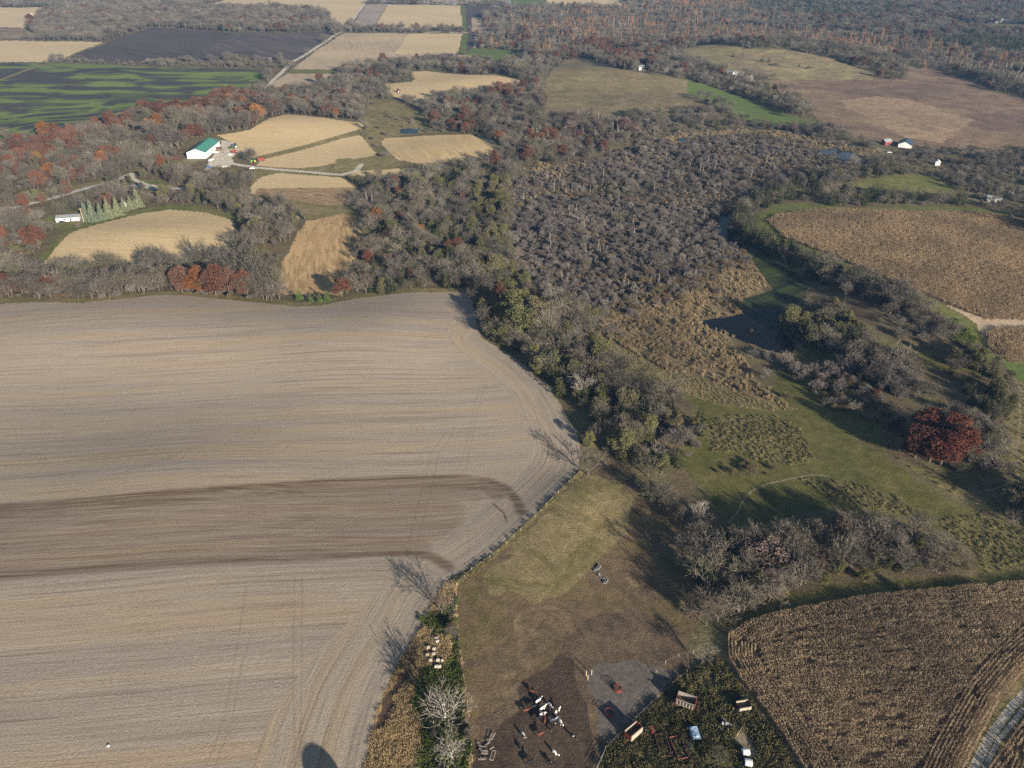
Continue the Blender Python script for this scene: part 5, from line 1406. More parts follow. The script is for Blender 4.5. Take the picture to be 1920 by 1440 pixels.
tufts("cattail_marsh", "tan cattails and reeds around the dark pond", "cattails",
      [(['reed'], REED_PX, 1.25, 31, 0.9, 7, 1.0), (['reed'], [(1240, 262), (1300, 243), (1400, 236), (1660, 275), (1640, 300), (1240, 275)], 2.4, 32, 0.9, 9, 1.3),
       (['reed'], [(980, 300), (1050, 300), (1050, 325), (980, 325)], 2.2, 33, 0.5, 9, 1.3),
       (['scrub'], [(1105, 620), (1190, 665), (1260, 700), (1330, 712), (1420, 745), (1500, 768), (1440, 772), (1340, 760), (1275, 735), (1200, 700), (1120, 655)], 1.5, 34, 0.6, 6, 0.5),
       (['water'], [(1300, 600), (1380, 630), (1400, 668), (1330, 625)], 2.0, 36, 0.9, 4, 0.9),
       (['swamp'], SWAMP_PX, 3.8, 35, 1.0, 14, 1.0)], REED_T, 0.65, 1.25)
tufts("dry_grass", "clumps of dry tan grass beside the tilled field", "dry grass", [(['ditch'], [(640, 1560), (690, 1350), (780, 1180), (838, 1080), (1095, 880), (1100, 890), (860, 1100), (900, 1440), (900, 1560)], 0.95, 41, 0.3, 4, 1.0)], DRY_T, 0.7, 1.3)
tufts("green_weeds", "green weeds in the strip beside the pasture", "weeds", [(['weed_green'], [(760, 1560), (780, 1130), (860, 1090), (895, 1440), (895, 1560)], 1.0, 42, 0.5, 5, 1.0), (['weed_green'], [(1740, 580), (1860, 580), (1860, 680), (1740, 680)], 1.6, 43, 0.2, 6, 1.6)], GREEN_T, 0.6, 1.3)
tufts("rough_weeds", "rough olive weeds filling the junk yard", "weeds", [(['rough'], [(1090, 1560), (1130, 1400), (1290, 1240), (1380, 1230), (1580, 1560)], 0.95, 44, 0.6, 5, 1.1)], WEED_T, 0.6, 1.4)
tufts("meadow_weeds", "pale rough weeds in patches on the green meadow", "weeds", [(['rough_pale'], [(1310, 780), (1540, 780), (1740, 960), (1990, 960), (1990, 1080), (1740, 1080), (1500, 900), (1310, 870)], 1.35, 45, 0.6, 6, 0.75),
      (['scrub'], [(840, 1095), (1090, 880), (1100, 890), (860, 1105)], 1.0, 47, 0.3, 4, 0.9),
      (['scrub'], [(1640, 840), (1860, 760), (1870, 640), (1990, 680), (1990, 1010), (1790, 940)], 2.0, 46, 0.7, 6, 0.7)], PALE_T, 0.6, 1.4)


# ------------------------------------------------------------------ trees that stand out by themselves (photo pixel of the foot, height)
def tree_at(kind, px, h, label, group=None, idx=None, wide=1.0):
    p = at1(*px)
    return plant(kind, p.x, p.y, h, label, group, idx, wide)


for k, (px, h, lb) in enumerate([((163, 413), 15, "blue-green spruce nearest the utility pole by the white house"), ((176, 415), 17, "tall spruce second from the utility pole, in front of the first"),
                                 ((192, 413), 14, "spruce third from the utility pole along the gold field"), ((206, 408), 16, "spruce fourth from the utility pole in the spruce row"),
                                 ((222, 404), 15, "spruce in the middle of the row with a pale bare stem"), ((234, 396), 11, "short yellowish spruce near the far end of the spruce row"),
                                 ((246, 392), 11, "small spruce second from the far end of the spruce row"), ((260, 388), 16, "broad blue-green spruce at the far end of the spruce row")]):
    tree_at('spruce', px, h, lb, "spruces in a row beside the gold field", k)
for k, (px, h, lb) in enumerate([((562, 562), 8, "bright green pine leftmost of the pines at the tilled field's far edge"), ((583, 566), 6, "small bright green pine second of the row by the broken corn"),
                                 ((600, 566), 6, "small green pine third of the row by the broken corn"), ((614, 564), 7.5, "bright green pine rightmost of the row, beside the russet oak")]):
    tree_at('pine', px, h, lb, "young pines at the far edge of the tilled field", k)
for k, (px, h, kd, lb, w) in enumerate([((342, 548), 17, 'oak', "russet oak at the left end of the big oak clump in the hedgerow", 1.0), ((372, 550), 17, 'orange', "brown-orange oak second in the big oak clump of the hedgerow", 1.0),
                                        ((405, 553), 19, 'oak', "tall deep russet oak in the middle of the hedgerow oak clump", 1.15), ((430, 552), 17, 'oak', "russet oak right of the tallest one in the hedgerow oak clump", 1.0),
                                        ((458, 554), 16, 'oak', "russet oak at the right end of the big hedgerow oak clump", 1.0),
                                        ((12, 552), 13, 'oak', "broad russet oak at the left frame edge of the hedgerow", 1.25), ((42, 550), 12, 'oak', "russet oak beside the one at the left edge of the hedgerow", 1.2), ((104, 551), 13, 'oak', "lone russet oak between grey trees at the left of the hedgerow", 1.4),
                                        ((641, 556), 12, 'oak', "russet oak at the tilled field's edge just right of the green pines", 1.15), ((708, 420), 12, 'orange', "bright orange oak standing out in the mixed forest", 1.2), ((788, 442), 9, 'orange', "small bright orange oak in the mixed forest", 1.0),
                                        ((690, 493), 9, 'crimson', "small red oak above the russet oak at the forest edge", 1.0), ((728, 500), 9, 'mauve', "brownish oak in the front of the mixed forest", 1.1),
                                        ((1715, 858), 16, 'crimson', "dark red oak at the left of the red oak group by the meadow", 1.15), ((1762, 872), 17, 'crimson', "tallest dark red oak, in the middle of the group by the meadow", 1.4),
                                        ((1800, 862), 16, 'crimson', "dark red oak at the right of the red oak group by the meadow", 1.1), ((1735, 820), 15, 'crimson', "dark red oak behind the others of the group by the meadow", 1.2), ((1778, 838), 16, 'crimson', "dark red oak at the back right of the group by the meadow", 1.2), ((1742, 866), 15, 'crimson', "dark red oak at the front of the group by the meadow", 1.2), ((1640, 746), 5, 'crimson', "tiny red oak in the shade left of the dark red oaks", 1.0),
                                        ((1858, 880), 6, 'crimson', "small dull red oak right of the dark red oaks", 1.0),
                                        ((1440, 1064), 13.5, 'mauve', "broad mauve-brown oak in the belt above the near cornfield", 1.25), ((1488, 1040), 10, 'oak', "dull russet oak beside the mauve one above the near cornfield", 1.0), ((1572, 1015), 11, 'oak', "russet oak sticking up from the belt above the near cornfield", 0.9),
                                        ((1532, 1070), 6, 'oak', "low russet oak in front of the belt above the near cornfield", 1.0), ((1440, 1116), 4, 'orange', "small orange oak at the corner of the near cornfield", 0.9),
                                        ((1540, 723), 6, 'mauve', "small pinkish brown tree alone in the shaded hollow", 1.0)]):
    tree_at(kd, px, h, lb, None, k, w)
for k, (px, h, kd, lb, w) in enumerate([((962, 604), 20, 'olive', "tall olive-green willow at the corner of the tilled field", 1.15), ((985, 636), 21, 'olive', "olive-green willow in front of the others at the tilled field corner", 1.1), ((1003, 614), 19, 'olive', "olive-green willow behind the others at the tilled field corner", 1.0),
                                        ((962, 560), 10, 'cedar', "dark cedar behind the olive willows at the tilled field corner", 1.0), ((1100, 625), 8, 'yellow', "yellow-green tree at the edge of the cattails", 1.0), ((1112, 640), 6, 'yellow', "small yellow-green tree nearest the cattails", 1.0),
                                        ((968, 655), 14.5, 'bare', "round bare tree on the tilled field's curved edge below the willows", 1.1), ((1048, 652), 15.5, 'bare', "broad bare tree right of the olive willows", 1.3), ((1145, 634), 11, 'bare', "round grey bare tree between willows and cattails", 1.2),
                                        ((1100, 748), 14, 'pale', "whitish bare tree in the belt beside the tilled field", 1.1), ((1255, 752), 11, 'bare', "bare tree at the meadow end of the tree belt", 1.1), ((1240, 888), 10, 'olive', "grey-olive bush at the lower end of the tree belt", 1.0),
                                        ((1103, 890), 12.5, 'bare', "bare tree leaning over the corner of the tilled field", 1.2), ((829, 1152), 12.5, 'bare', "bare tree at the field corner above the round bales", 1.1), ((834, 1346), 14, 'pale', "pale bare tree with spreading whitish branches beside the pasture", 1.35),
                                        ((848, 1422), 10, 'pale', "smaller pale bare tree near the lumber pile", 1.0), ((846, 1190), 5, 'bare', "faint thin bare tree beside the round bales", 1.0), ((1316, 1246), 7.5, 'bare', "round bare tree at the corner of the near cornfield", 1.25),
                                        ((1344, 1432), 6.5, 'bare', "round brown bare tree standing in the junk yard", 1.3), ((1310, 978), 10, 'pale', "pale bare tree at the left end of the belt above the pasture", 1.2), ((1320, 1112), 16, 'bare', "tall bare tree nearest the pasture in the lower belt", 1.2),
                                        ((1345, 1165), 14.5, 'bare', "large bare tree at the lower left corner of the belt", 1.2), ((1385, 1150), 14, 'bare', "large brown bare tree above the near cornfield corner", 1.25), ((1335, 1062), 16, 'bare', "tall bare tree at the upper left of the lower belt", 1.1),
                                        ((1500, 1097), 12, 'bare', "bare tree overhanging the green lane above the near corn", 1.1), ((1545, 1095), 5, 'yellow', "low yellow-green bush beside the green lane", 1.1), ((1620, 1090), 6, 'yellow', "yellow-green bush farther along the green lane", 1.1),
                                        ((1760, 1076), 11, 'bare', "bare tree near the right end of the lower belt", 1.2), ((1690, 1076), 11, 'bare', "bare grey tree in the middle of the lower belt's front", 1.2), ((1900, 985), 8, 'bare', "bare bush-like tree at the right edge of the meadow", 1.2),
                                        ((1475, 748), 3.5, 'brush', "round tan bush alone at the foot of the cattails", 1.2), ((1862, 860), 8, 'bare', "grey bare tree right of the dark red oaks", 1.2), ((690, 385), 11, 'aspen', "white aspen at the left of the mixed forest", 1.2),
                                        ((700, 390), 11, 'aspen', "second white aspen beside the bright orange oak", 1.2), ((1122, 468), 8, 'aspen', "lone white snag in the shrub swamp", 1.0), ((1385, 762), 1.6, 'cedar', "tiny dark cedar on the cattail edge", 1.2),
                                        ((1686, 1106), 3.0, 'brush', "small bush beside the grass lane above the near corn", 1.0), ((1410, 622), 2.2, 'brush', "twiggy brown bush standing in the dark pond", 1.0)]):
    tree_at(kd, px, h, lb, None, k, w)
for k, (px, h, kd, lb, w) in enumerate([((922, 184), 14, 'oak', "russet oak at the left of three by the far oval field", 1.1), ((938, 181), 17, 'oak', "tallest russet oak, middle of three by the far oval field", 1.2), ((956, 186), 14, 'oak', "russet oak at the right of three by the far oval field", 1.1),
                                        ((1043, 113), 14, 'oak', "russet oak at the left of three on the grazed hill's far corner", 1.1), ((1058, 109), 16, 'oak', "russet oak in the middle of three on the grazed hill's far corner", 1.2), ((1075, 112), 14, 'oak', "russet oak at the right of three on the grazed hill's far corner", 1.1),
                                        ((1066, 250), 12, 'mauve', "mauve oak left of the pale trees at the swamp's head", 1.2), ((1098, 252), 12, 'mauve', "mauve oak between the pale trees and the swamp's head", 1.2), ((1236, 248), 13, 'mauve', "round mauve oak below the grazed hill", 1.3),
                                        ((1492, 222), 14, 'bare', "big round bare tree at the end of the tree row by the green field", 1.4), ((1466, 212), 13, 'cedar', "dark cedar beside the big round bare tree", 1.3),
                                        ((1375, 106), 8, 'cedar', "dark cedar leftmost on the pale grazed hill", 1.2), ((1392, 110), 8, 'bare', "bare tree beside the leftmost cedar on the pale grazed hill", 1.3), ((1428, 116), 9, 'cedar', "dark cedar in the small clump on the pale grazed hill", 1.3),
                                        ((1441, 117), 8, 'cedar', "second dark cedar of the small clump on the pale hill", 1.3), ((1456, 124), 7, 'shrub', "round grey shrub at the foot of the pale hill's clump", 1.4), ((1498, 125), 5, 'cedar', "tiny lone cedar right of the clump on the pale hill", 1.2),
                                        ((1516, 130), 5, 'shrub', "low dark shrub alone on the right of the pale hill", 1.6)]):
    tree_at(kd, px, h, lb, None, k, w)
for k, px in enumerate([(985, 262), (992, 265), (1000, 262), (1006, 266), (1012, 262), (1020, 268), (1028, 270)]):
    tree_at('aspen', px, 13, "white aspen in the pale clump at the head of the swamp", "white aspens at the head of the swamp", k)

# ------------------------------------------------------------------ materials of made things
M['white'] = plain("white_paint", (0.62, 0.62, 0.60), 0.6, 0.06, 1.0)
M['whitemetal'] = plain("white_metal_siding", (0.74, 0.75, 0.75), 0.5, 0.08, 0.6)
M['greenroof'] = plain("green_metal_roof", (0.055, 0.20, 0.145), 0.45, 0.10, 0.3)
M['greyroof'] = plain("grey_shingles", (0.20, 0.22, 0.22), 0.8, 0.2, 1.0)
M['blueroof'] = plain("dark_blue_roof", (0.035, 0.055, 0.09), 0.5, 0.2, 0.7)
M['redpaint'] = plain("red_paint", (0.17, 0.036, 0.028), 0.5, 0.2, 1.5)
M['redfade'] = plain("faded_red_paint", (0.17, 0.055, 0.042), 0.8, 0.35, 1.0)
M['rust'] = plain("rusty_steel", (0.075, 0.036, 0.026), 0.85, 0.4, 1.5)
M['greenpaint'] = plain("green_paint", (0.03, 0.17, 0.035), 0.45, 0.15, 1.5)
M['yellowpaint'] = plain("yellow_paint", (0.65, 0.42, 0.02), 0.5, 0.15, 1.5)
M['glass'] = plain("dark_glass", (0.02, 0.025, 0.03), 0.1, 0.05, 1.0, 0, 0.5)
M['rubber'] = plain("black_rubber", (0.025, 0.025, 0.025), 0.85, 0.2, 2.0)
M['darkpaint'] = plain("dark_paint", (0.035, 0.04, 0.045), 0.45, 0.2, 1.0)
M['bluepaint'] = plain("blue_paint", (0.06, 0.12, 0.30), 0.45, 0.15, 1.0)
M['tarp'] = plain("blue_grey_tarp", (0.30, 0.42, 0.55), 0.5, 0.3, 1.6)
M['plank'] = plain("weathered_plank", (0.24, 0.215, 0.185), 0.9, 0.3, 2.5)
M['plank_pale'] = plain("pale_plank", (0.29, 0.255, 0.20), 0.9, 0.25, 2.5)
M['concrete'] = plain("old_concrete", (0.20, 0.20, 0.195), 0.9, 0.25, 1.5)
M['post'] = plain("pale_post_wood", (0.45, 0.36, 0.25), 0.9, 0.25, 3.0)
M['steel'] = plain("galvanised_steel", (0.22, 0.225, 0.23), 0.5, 0.15, 3.0, 0.3)
M['wire'] = plain("fence_wire", (0.22, 0.20, 0.18), 0.7, 0.1, 2.0)
M['wrap'] = plain("white_bale_wrap", (0.50, 0.51, 0.52), 0.45, 0.12, 2.5)
M['oldbale'] = plain("weathered_bale", (0.27, 0.22, 0.165), 0.95, 0.35, 3.0)
M['palebale'] = plain("pale_weathered_bale", (0.33, 0.30, 0.25), 0.95, 0.4, 2.0)
M['hay'] = plain("dark_hay", (0.10, 0.075, 0.05), 0.95, 0.3, 3.0)
M['silo'] = plain("silo_concrete", (0.38, 0.37, 0.35), 0.85, 0.15, 0.5)


def stand(px, dz=0.0):
    p = at1(*px)
    return Vector((p.x, p.y, ground_z(p.x, p.y) + dz))


def heading(p0, p1):
    a, b = at1(*p0), at1(*p1)
    return math.atan2(b.y - a.y, b.x - a.x), (b - a).length


# ------------------------------------------------------------------ buildings
def building(name, label, cat, loc, rz, w, l, h, rise, wall_m, roof_m, windows=3, door=True, chimney=False, group=None, big_doors=0):
    """gable building: l along its local x, w across"""
    e = empty(name, label, cat, loc, rz, group)
    b = MB()
    x, y = l / 2, w / 2
    b.v = [(-x, -y, -0.6), (x, -y, -0.6), (x, y, -0.6), (-x, y, -0.6), (-x, -y, h), (x, -y, h), (x, y, h), (-x, y, h), (-x, 0, h + rise), (x, 0, h + rise)]
    b.f = [(0, 1, 5, 4), (2, 3, 7, 6), (1, 2, 6, 9, 5), (3, 0, 4, 8, 7)]
    b.obj("wall", M[wall_m], e)
    r = MB()
    o = 0.4
    t = 0.14
    k = rise / y
    for s in (-1, 1):
        n = len(r.v)
        ed = h - k * o
        r.v += [(-x - o, s * (y + o), ed + .02), (x + o, s * (y + o), ed + .02), (x + o, 0, h + rise + .02), (-x - o, 0, h + rise + .02),
                (-x - o, s * (y + o), ed + t), (x + o, s * (y + o), ed + t), (x + o, 0, h + rise + t), (-x - o, 0, h + rise + t)]
        for q in ((0, 1, 2, 3), (4, 7, 6, 5), (0, 4, 5, 1), (0, 3, 7, 4), (1, 5, 6, 2)):
            r.f.append(tuple(n + i for i in (q if s > 0 else q[::-1])))
    ro = r.obj("roof", M[roof_m], e)
    if chimney:
        c = MB()
        c.box((l * .2, .3, h + rise + .3), (.6, .6, 1.2))
        c.obj("chimney", M['concrete'], ro)
    for s in (-1, 1):
        for i in range(windows):
            wx = -x + l * (i + .5) / windows
            if s < 0 and door and i == windows // 2:
                d = MB()
                d.box((wx, -y - .03, 1.0), (1.0, .06, 2.1))
                d.obj("door", M['darkpaint'], e)
                continue
            q = MB()
            q.box((wx, s * (y + .02), h * .55), (1.2, .05, 1.0))
            q.obj("window", M['glass'], e)
    for i in range(big_doors):
        d = MB()
        d.box((-x + l * (i + .7) / (big_doors + .4), -y - .04, h * .42), (4.0, .08, h * .84))
        d.obj("sliding_door", M['white'], e)
    return e


A_, B_, C_ = at1(354, 296), at1(385, 300), at1(411, 275)
ax = (C_ - B_)
rz = math.atan2(ax.y, ax.x)
wv = (A_ - B_)
W_ = abs(wv.x * -math.sin(rz) + wv.y * math.cos(rz))
L_ = ax.length
cen = (A_ + B_) / 2 + ax / 2 - Vector((math.cos(rz), math.sin(rz), 0)) * 0
building('farm_shed', "large white shed with a green metal roof on the gravel yard", 'shed', (cen.x, cen.y, ground_z(cen.x, cen.y)), rz, max(W_, 15), L_, 5.0, 3.2, 'whitemetal', 'greenroof', 0, False, False, None, 3)
print("SHED", W_, L_, math.degrees(rz))


def at_building(name, label, cat, px, w, l, h, rise, deg, wm, rm, **k):
    p = stand(px)
    return building(name, label, cat, (p.x, p.y, p.z), R(deg), w, l, h, rise, wm, rm, **k)


at_building('house', "small white house with a grey roof beside the spruce row", 'house', (130, 412), 8, 16, 2.8, 1.2, 12, 'white', 'greyroof', windows=4)
at_building('house', "white house half hidden among trees on the grazed hill", 'house', (1202, 131), 8, 11, 4.0, 2.2, 20, 'white', 'greyroof', windows=3, chimney=True)
at_building('shed', "small white shed right of the white hill house", 'shed', (1249, 134), 5, 7, 3.5, 1.8, 60, 'white', 'greyroof', windows=2)
at_building('farm_shed', "long low white shed in the tree row above the bright green field", 'shed', (1367, 138), 6, 16, 2.8, 1.4, -45, 'white', 'greyroof', windows=4)
at_building('shed', "small white shed at the end of the long white shed in the tree row", 'shed', (1386, 144), 8, 9, 4.0, 2.0, -30, 'white', 'whitemetal', windows=1)
at_building('house', "white house with a dark blue roof at the edge of the brown marsh", 'house', (1697, 274), 12, 17, 3.2, 3.0, 62, 'white', 'blueroof', windows=4)
at_building('barn', "small red barn left of the blue-roofed house", 'barn', (1661, 271), 6, 8, 3.5, 2.0, 20, 'redpaint', 'greyroof', windows=1)
at_building('shed', "white shed with tan yard below the blue-roofed house", 'shed', (1757, 309), 4, 5.5, 3.0, 1.2, 70, 'white', 'white', windows=1)
at_building('farm_shed', "long white barn on the green clearing in the far right hills", 'barn', (1868, 43), 12, 38, 5.0, 3.0, -4, 'whitemetal', 'whitemetal', windows=6)
at_building('house', "tiny white house in the far right hills", 'house', (1736, 39), 9, 14, 4.5, 2.5, 10, 'white', 'greyroof', windows=3)
at_building('shed', "small pale shed near the right edge below the green slope", 'shed', (1862, 377), 6, 10, 3.0, 1.4, -20, 'white', 'greyroof', windows=2)
at_building('shed', "tiny white shed behind the spruce row", 'shed', (239, 387), 5, 9, 2.6, 1.2, 8, 'white', 'white', windows=2)


# ------------------------------------------------------------------ vehicles and implements
def wheel(parent, x, y, r, w, name="wheel"):
    b = MB()
    b.tube((x, y - w / 2, r), (x, y + w / 2, r), r, r, 14, True)
    o = b.obj(name, M['rubber'], parent)
    h = MB()
    h.tube((x, y - w / 2 - .02, r), (x, y + w / 2 + .02, r), r * .5, r * .5, 10, True)
    h.obj("rim", M['steel'], o)
    return o


def car(px, deg, paint, label, kind='car', group=None):
    p = stand(px)
    e = empty({'car': 'parked_car', 'truck': 'pickup_truck', 'van': 'white_van'}[kind], label, 'truck' if kind == 'truck' else kind, p, R(deg), group)
    L, W = (5.6, 2.0) if kind == 'truck' else (4.7, 1.85)
    b = MB()
    b.box((0, 0, .72), (L, W, .62), 0, .96)
    if kind == 'truck':
        b.box((L * .12, 0, 1.35), (1.9, W * .92, .7), 0, .8)
        b.box((-L * .28, W * .45, 1.1), (2.1, .08, .3))
        b.box((-L * .28, -W * .45, 1.1), (2.1, .08, .3))
    else:
        b.box((-.2, 0, 1.33), (2.6, W * .92, .62), 0, .78)
    b.obj("body", M[paint], e)
    g = MB()
    gx = L * .12 if kind == 'truck' else -.2
    gl = 1.9 if kind == 'truck' else 2.6
    g.box((gx, 0, 1.38), (gl * .82, W * .93, .34), 0, .9)
    g.box((gx + gl * .42, 0, 1.36), (.12, W * .74, .42))
    g.box((gx - gl * .42, 0, 1.36), (.12, W * .74, .42))
    g.obj("window", M['glass'], e)
    for sx in (-.31, .31):
        for sy in (-1, 1):
            wheel(e, sx * L, sy * (W / 2 - .1), .36, .24)
    return e


def tractor(px, deg, paint, label, sc=1.0):
    p = stand(px)
    e = empty('tractor', label, 'tractor', p, R(deg), None, sc)
    b = MB()
    b.box((1.2, 0, 1.35), (2.3, .95, .95), 0, .92)
    b.box((-.4, 0, 1.1), (1.6, 1.0, .7))
    for s in (-1, 1):
        b.box((-.9, s * .95, 1.85), (1.5, .6, .12))
    b.obj("hood", M[paint], e)
    c = MB()
    c.box((-.6, 0, 2.3), (1.5, 1.5, 1.3), 0, .9)
    cb = c.obj("cab", M['glass'], e)
    r = MB()
    r.box((-.6, 0, 3.02), (1.7, 1.65, .14), 0, .9)
    r.obj("roof", M[paint], cb)
    x = MB()
    x.tube((1.5, .3, 1.8), (1.5, .3, 2.7), .06, .06, 6)
    x.obj("exhaust_pipe", M['darkpaint'], e)
    for s in (-1, 1):
        for (wx, wr, ww) in ((-.9, .95, .55), (1.8, .62, .4)):
            w = MB()
            w.tube((wx, s * 1.0 - ww / 2, wr), (wx, s * 1.0 + ww / 2, wr), wr, wr, 16, True)
            o = w.obj("wheel", M['rubber'], e)
            h = MB()
            h.tube((wx, s * 1.0 - ww / 2 - .02, wr), (wx, s * 1.0 + ww / 2 + .02, wr), wr * .55, wr * .55, 10, True)
            h.obj("rim", M['yellowpaint'] if paint == 'greenpaint' else M['white'], o)
    return e


def wagon(name, px, deg, L, W, H, deck_m, side_m, end_m, label, boards='stakes', inner='hay', wheels=True):
    """a flat or box farm wagon, its bed along local x"""
    p = stand(px)
    e = empty(name, label, 'wagon', p, R(deg))
    z0 = .95 if wheels else .05
    d = MB()
    d.box((0, 0, z0), (L, W, .14))
    for s in (-1, 1):
        d.box((0, s * .35, z0 - .17), (L * .96, .12, .18))
    d.obj("deck", M[deck_m], e)
    if inner:
        q = MB()
        q.box((0, 0, z0 + .2), (L * .96, W * .9, .24), 0, .94)
        q.obj("load", M[inner], e)
    for s in (-1, 1):
        b = MB()
        if boards == 'stakes' and s < 0:
            n = 6
            for i in range(n):
                b.box((-L / 2 + L * (i + .5) / n, s * (W / 2 + .05), z0 + H * .42), (L / n * .45, .08, H * .8))
        else:
            b.box((0, s * (W / 2 + .045), z0 + H * .5), (L, .09, H))
        if boards == 'stakes':
            b.box((0, s * (W / 2 + .03), z0 + H + .06), (L, .30, .1))
        else:
            b.box((0, s * (W / 2 + .03), z0 + H + .06), (L * 1.02, .24, .12))
        b.obj("side_rail", M[side_m], e)
    b = MB()
    b.box((L / 2 + .05, 0, z0 + H * .5), (.1, W * 1.05, H * 1.05))
    b.obj("end_gate", M[end_m], e)
    b = MB()
    b.box((-L / 2 - .05, 0, z0 + H * .42), (.1, W, H * .8))
    b.obj("end_gate", M[end_m], e)
    if wheels:
        for sx in (-.32, .32):
            for s in (-1, 1):
                wheel(e, sx * L, s * (W / 2 - .1), .45, .26)
        t = MB()
        t.tube((L / 2, 0, z0 - .2), (L / 2 + 1.8, 0, .35), .06, .05, 6, True)
        t.obj("drawbar", M['rust'], e)
    return e


tractor((476, 304), 200, 'greenpaint', "green tractor with yellow wheels on the lane to the shed", 1.25)
wagon('grain_wagon', (490, 302), 10, 6, 2.6, 1.7, 'rust', 'redpaint', 'redpaint', "bright red wagon hitched behind the green tractor", 'solid', None)
tractor((748, 173), 30, 'redpaint', "small red tractor alone on the far oval field", 1.4)
car((404, 287), 20, 'white', "white pickup truck beside the shed's long wall", 'truck')
wagon('grain_wagon', (411, 281), 35, 6, 2.6, 1.6, 'rust', 'rust', 'white', "dark red wagon parked by the shed's far corner", 'solid', 'hay')
tractor((440, 277), 200, 'darkpaint', "dark tractor at the far side of the gravel yard", 1.4)
tractor((434, 280), 160, 'greenpaint', "small green tractor beside the dark one in the yard", 1.0)
car((432, 291), 10, 'white', "white van on the right side of the gravel yard", 'van')
wagon('grain_wagon', (440, 287), 5, 5, 2.4, 1.5, 'rust', 'redpaint', 'white', "red and white wagon behind the white van in the yard", 'solid', None)
car((396, 301), 70, 'white', "white truck in front of the shed's corner", 'truck')
car((391, 314), -15, 'bluepaint', "blue car among the trees below the yard", 'car')
car((421, 314), 10, 'white', "white car at the lower edge of the gravel lane", 'car')
car((473, 317), 5, 'white', "white car farther along the gravel lane", 'car')
wagon('grain_wagon', (329, 300), -10, 8, 3, 2.0, 'rust', 'rust', 'rust', "dark red wagon among the trees left of the shed", 'solid', 'hay')
car((117, 418), 5, 'darkpaint', "dark car parked in front of the small white house", 'car')
car((1668, 287), -25, 'white', "white car on the drive below the small red barn", 'car')

# utility pole by the white house
p = stand((157, 416))
e = empty('utility_pole', "leaning-looking wooden utility pole beside the small white house", 'pole', p)
b = MB()
b.tube((0, 0, -.5), (0, 0, 10.5), .22, .16, 8, True)
b.obj("post", M['post'], e)
b = MB()
b.box((0, 0, 9.8), (2.4, .14, .16), R(20))
b.obj("cross_arm", M['post'], e)

# machines standing in the junk yard
wagon('farm_wagon', (1285, 1322), -24, 5.4, 2.9, 2.1, 'plank', 'plank', 'redpaint', "grey slatted wagon with a red front in the junk yard", 'stakes', 'hay')
wagon('farm_wagon', (1187, 1380), 40, 4.6, 2.4, 2.2, 'rust', 'plank_pale', 'redpaint', "dark wagon with two pale rails beside the weedy wire fence", 'solid', 'hay')
wagon('farm_wagon', (1393, 1329), 10, 3.6, 2.4, 1.1, 'rust', 'plank_pale', 'rust', "black-bedded wagon with two pale rails near the near corn", 'solid', 'hay')
wagon('rusty_wagon_box', (1243, 1400), 97, 6.6, 3.0, .9, 'rust', 'rust', 'rust', "rusty overgrown wagon box left of its twin in the junk yard", 'solid', 'hay', False)
wagon('rusty_wagon_box', (1272, 1404), 103, 6.6, 3.0, .9, 'rust', 'rust', 'redfade', "rusty overgrown wagon box right of its twin, next to the long pipes", 'solid', 'hay', False)

p = stand((1222, 1373))
e = empty('farm_implement', "small red farm implement between the wagon and the rusty boxes", 'implement', p, R(97))
b = MB()
b.box((0, 0, .75), (2.0, .8, .7), 0, .85)
b.box((1.1, 0, .95), (.5, 1.2, .5), 0, .8)
b.obj("hopper", M['redpaint'], e)
b = MB()
b.tube((-1.0, 0, .6), (-2.2, 0, .3), .07, .05, 6, True)
b.obj("drawbar", M['rust'], e)
for s in (-1, 1):
    wheel(e, 0, s * .6, .4, .2)

p = stand((1302, 1378))
e = empty('covered_trailer', "trailer under a pale blue tarp in the junk yard", 'trailer', p, R(97))
b = MB()
n = 9
for i in range(n):
    for j in range(n):
        x = -2.0 + 4.0 * i / (n - 1)
        y = -1.35 + 2.7 * j / (n - 1)
        edge = max(abs(x) / 2.0, abs(y) / 1.35)
        z = 1.75 - .25 * (y / 1.35) ** 2 + .07 * math.sin(4.2 * x) * math.cos(3.1 * y + 1) - (0.75 if edge > .99 else 0)
        b.v.append((x, y, z))
for i in range(n - 1):
    for j in range(n - 1):
        k = i * n + j
        b.f.append((k, k + n, k + n + 1, k + 1))
b.obj("tarp", M['tarp'], e)
b = MB()
b.box((0, 0, .85), (3.8, 2.5, .7))
b.obj("body", M['darkpaint'], e)
for s in (-1, 1):
    wheel(e, 0, s * 1.25, .38, .22)

rnd = random.Random(5)
p = stand((1356, 1362))
for i in range(9):
    a, q = rnd.uniform(0, 6.28), rnd.uniform(.1, 1.5)
    b = MB()
    w, l = rnd.uniform(.5, .9), rnd.uniform(.8, 1.9)
    n0 = 5
    for k in range(n0):
        t = k / (n0 - 1)
        b.v += [(-l / 2 + l * t, -w / 2, .25 * math.sin(t * 3.0 + i)), (-l / 2 + l * t, w / 2, .25 * math.sin(t * 3.0 + i) + .1), (-l / 2 + l * t, -w / 2, .25 * math.sin(t * 3.0 + i) + .03), (-l / 2 + l * t, w / 2, .25 * math.sin(t * 3.0 + i) + .13)]
    for k in range(n0 - 1):
        c = 4 * k
        b.f += [(c, c + 1, c + 5, c + 4), (c + 2, c + 6, c + 7, c + 3), (c, c + 4, c + 6, c + 2), (c + 1, c + 3, c + 7, c + 5)]
    o = b.obj("scrap_sheet", M['steel'])
    o.location = (p.x + q * math.cos(a), p.y + q * math.sin(a), p.z + .3 + .12 * i)
    o.rotation_euler = (rnd.uniform(-.5, .5), rnd.uniform(-.5, .5), a * 2)
    tag(o, "bent sheet of shiny scrap metal on the heap in the junk yard", "scrap", "scrap sheets heaped in the junk yard")

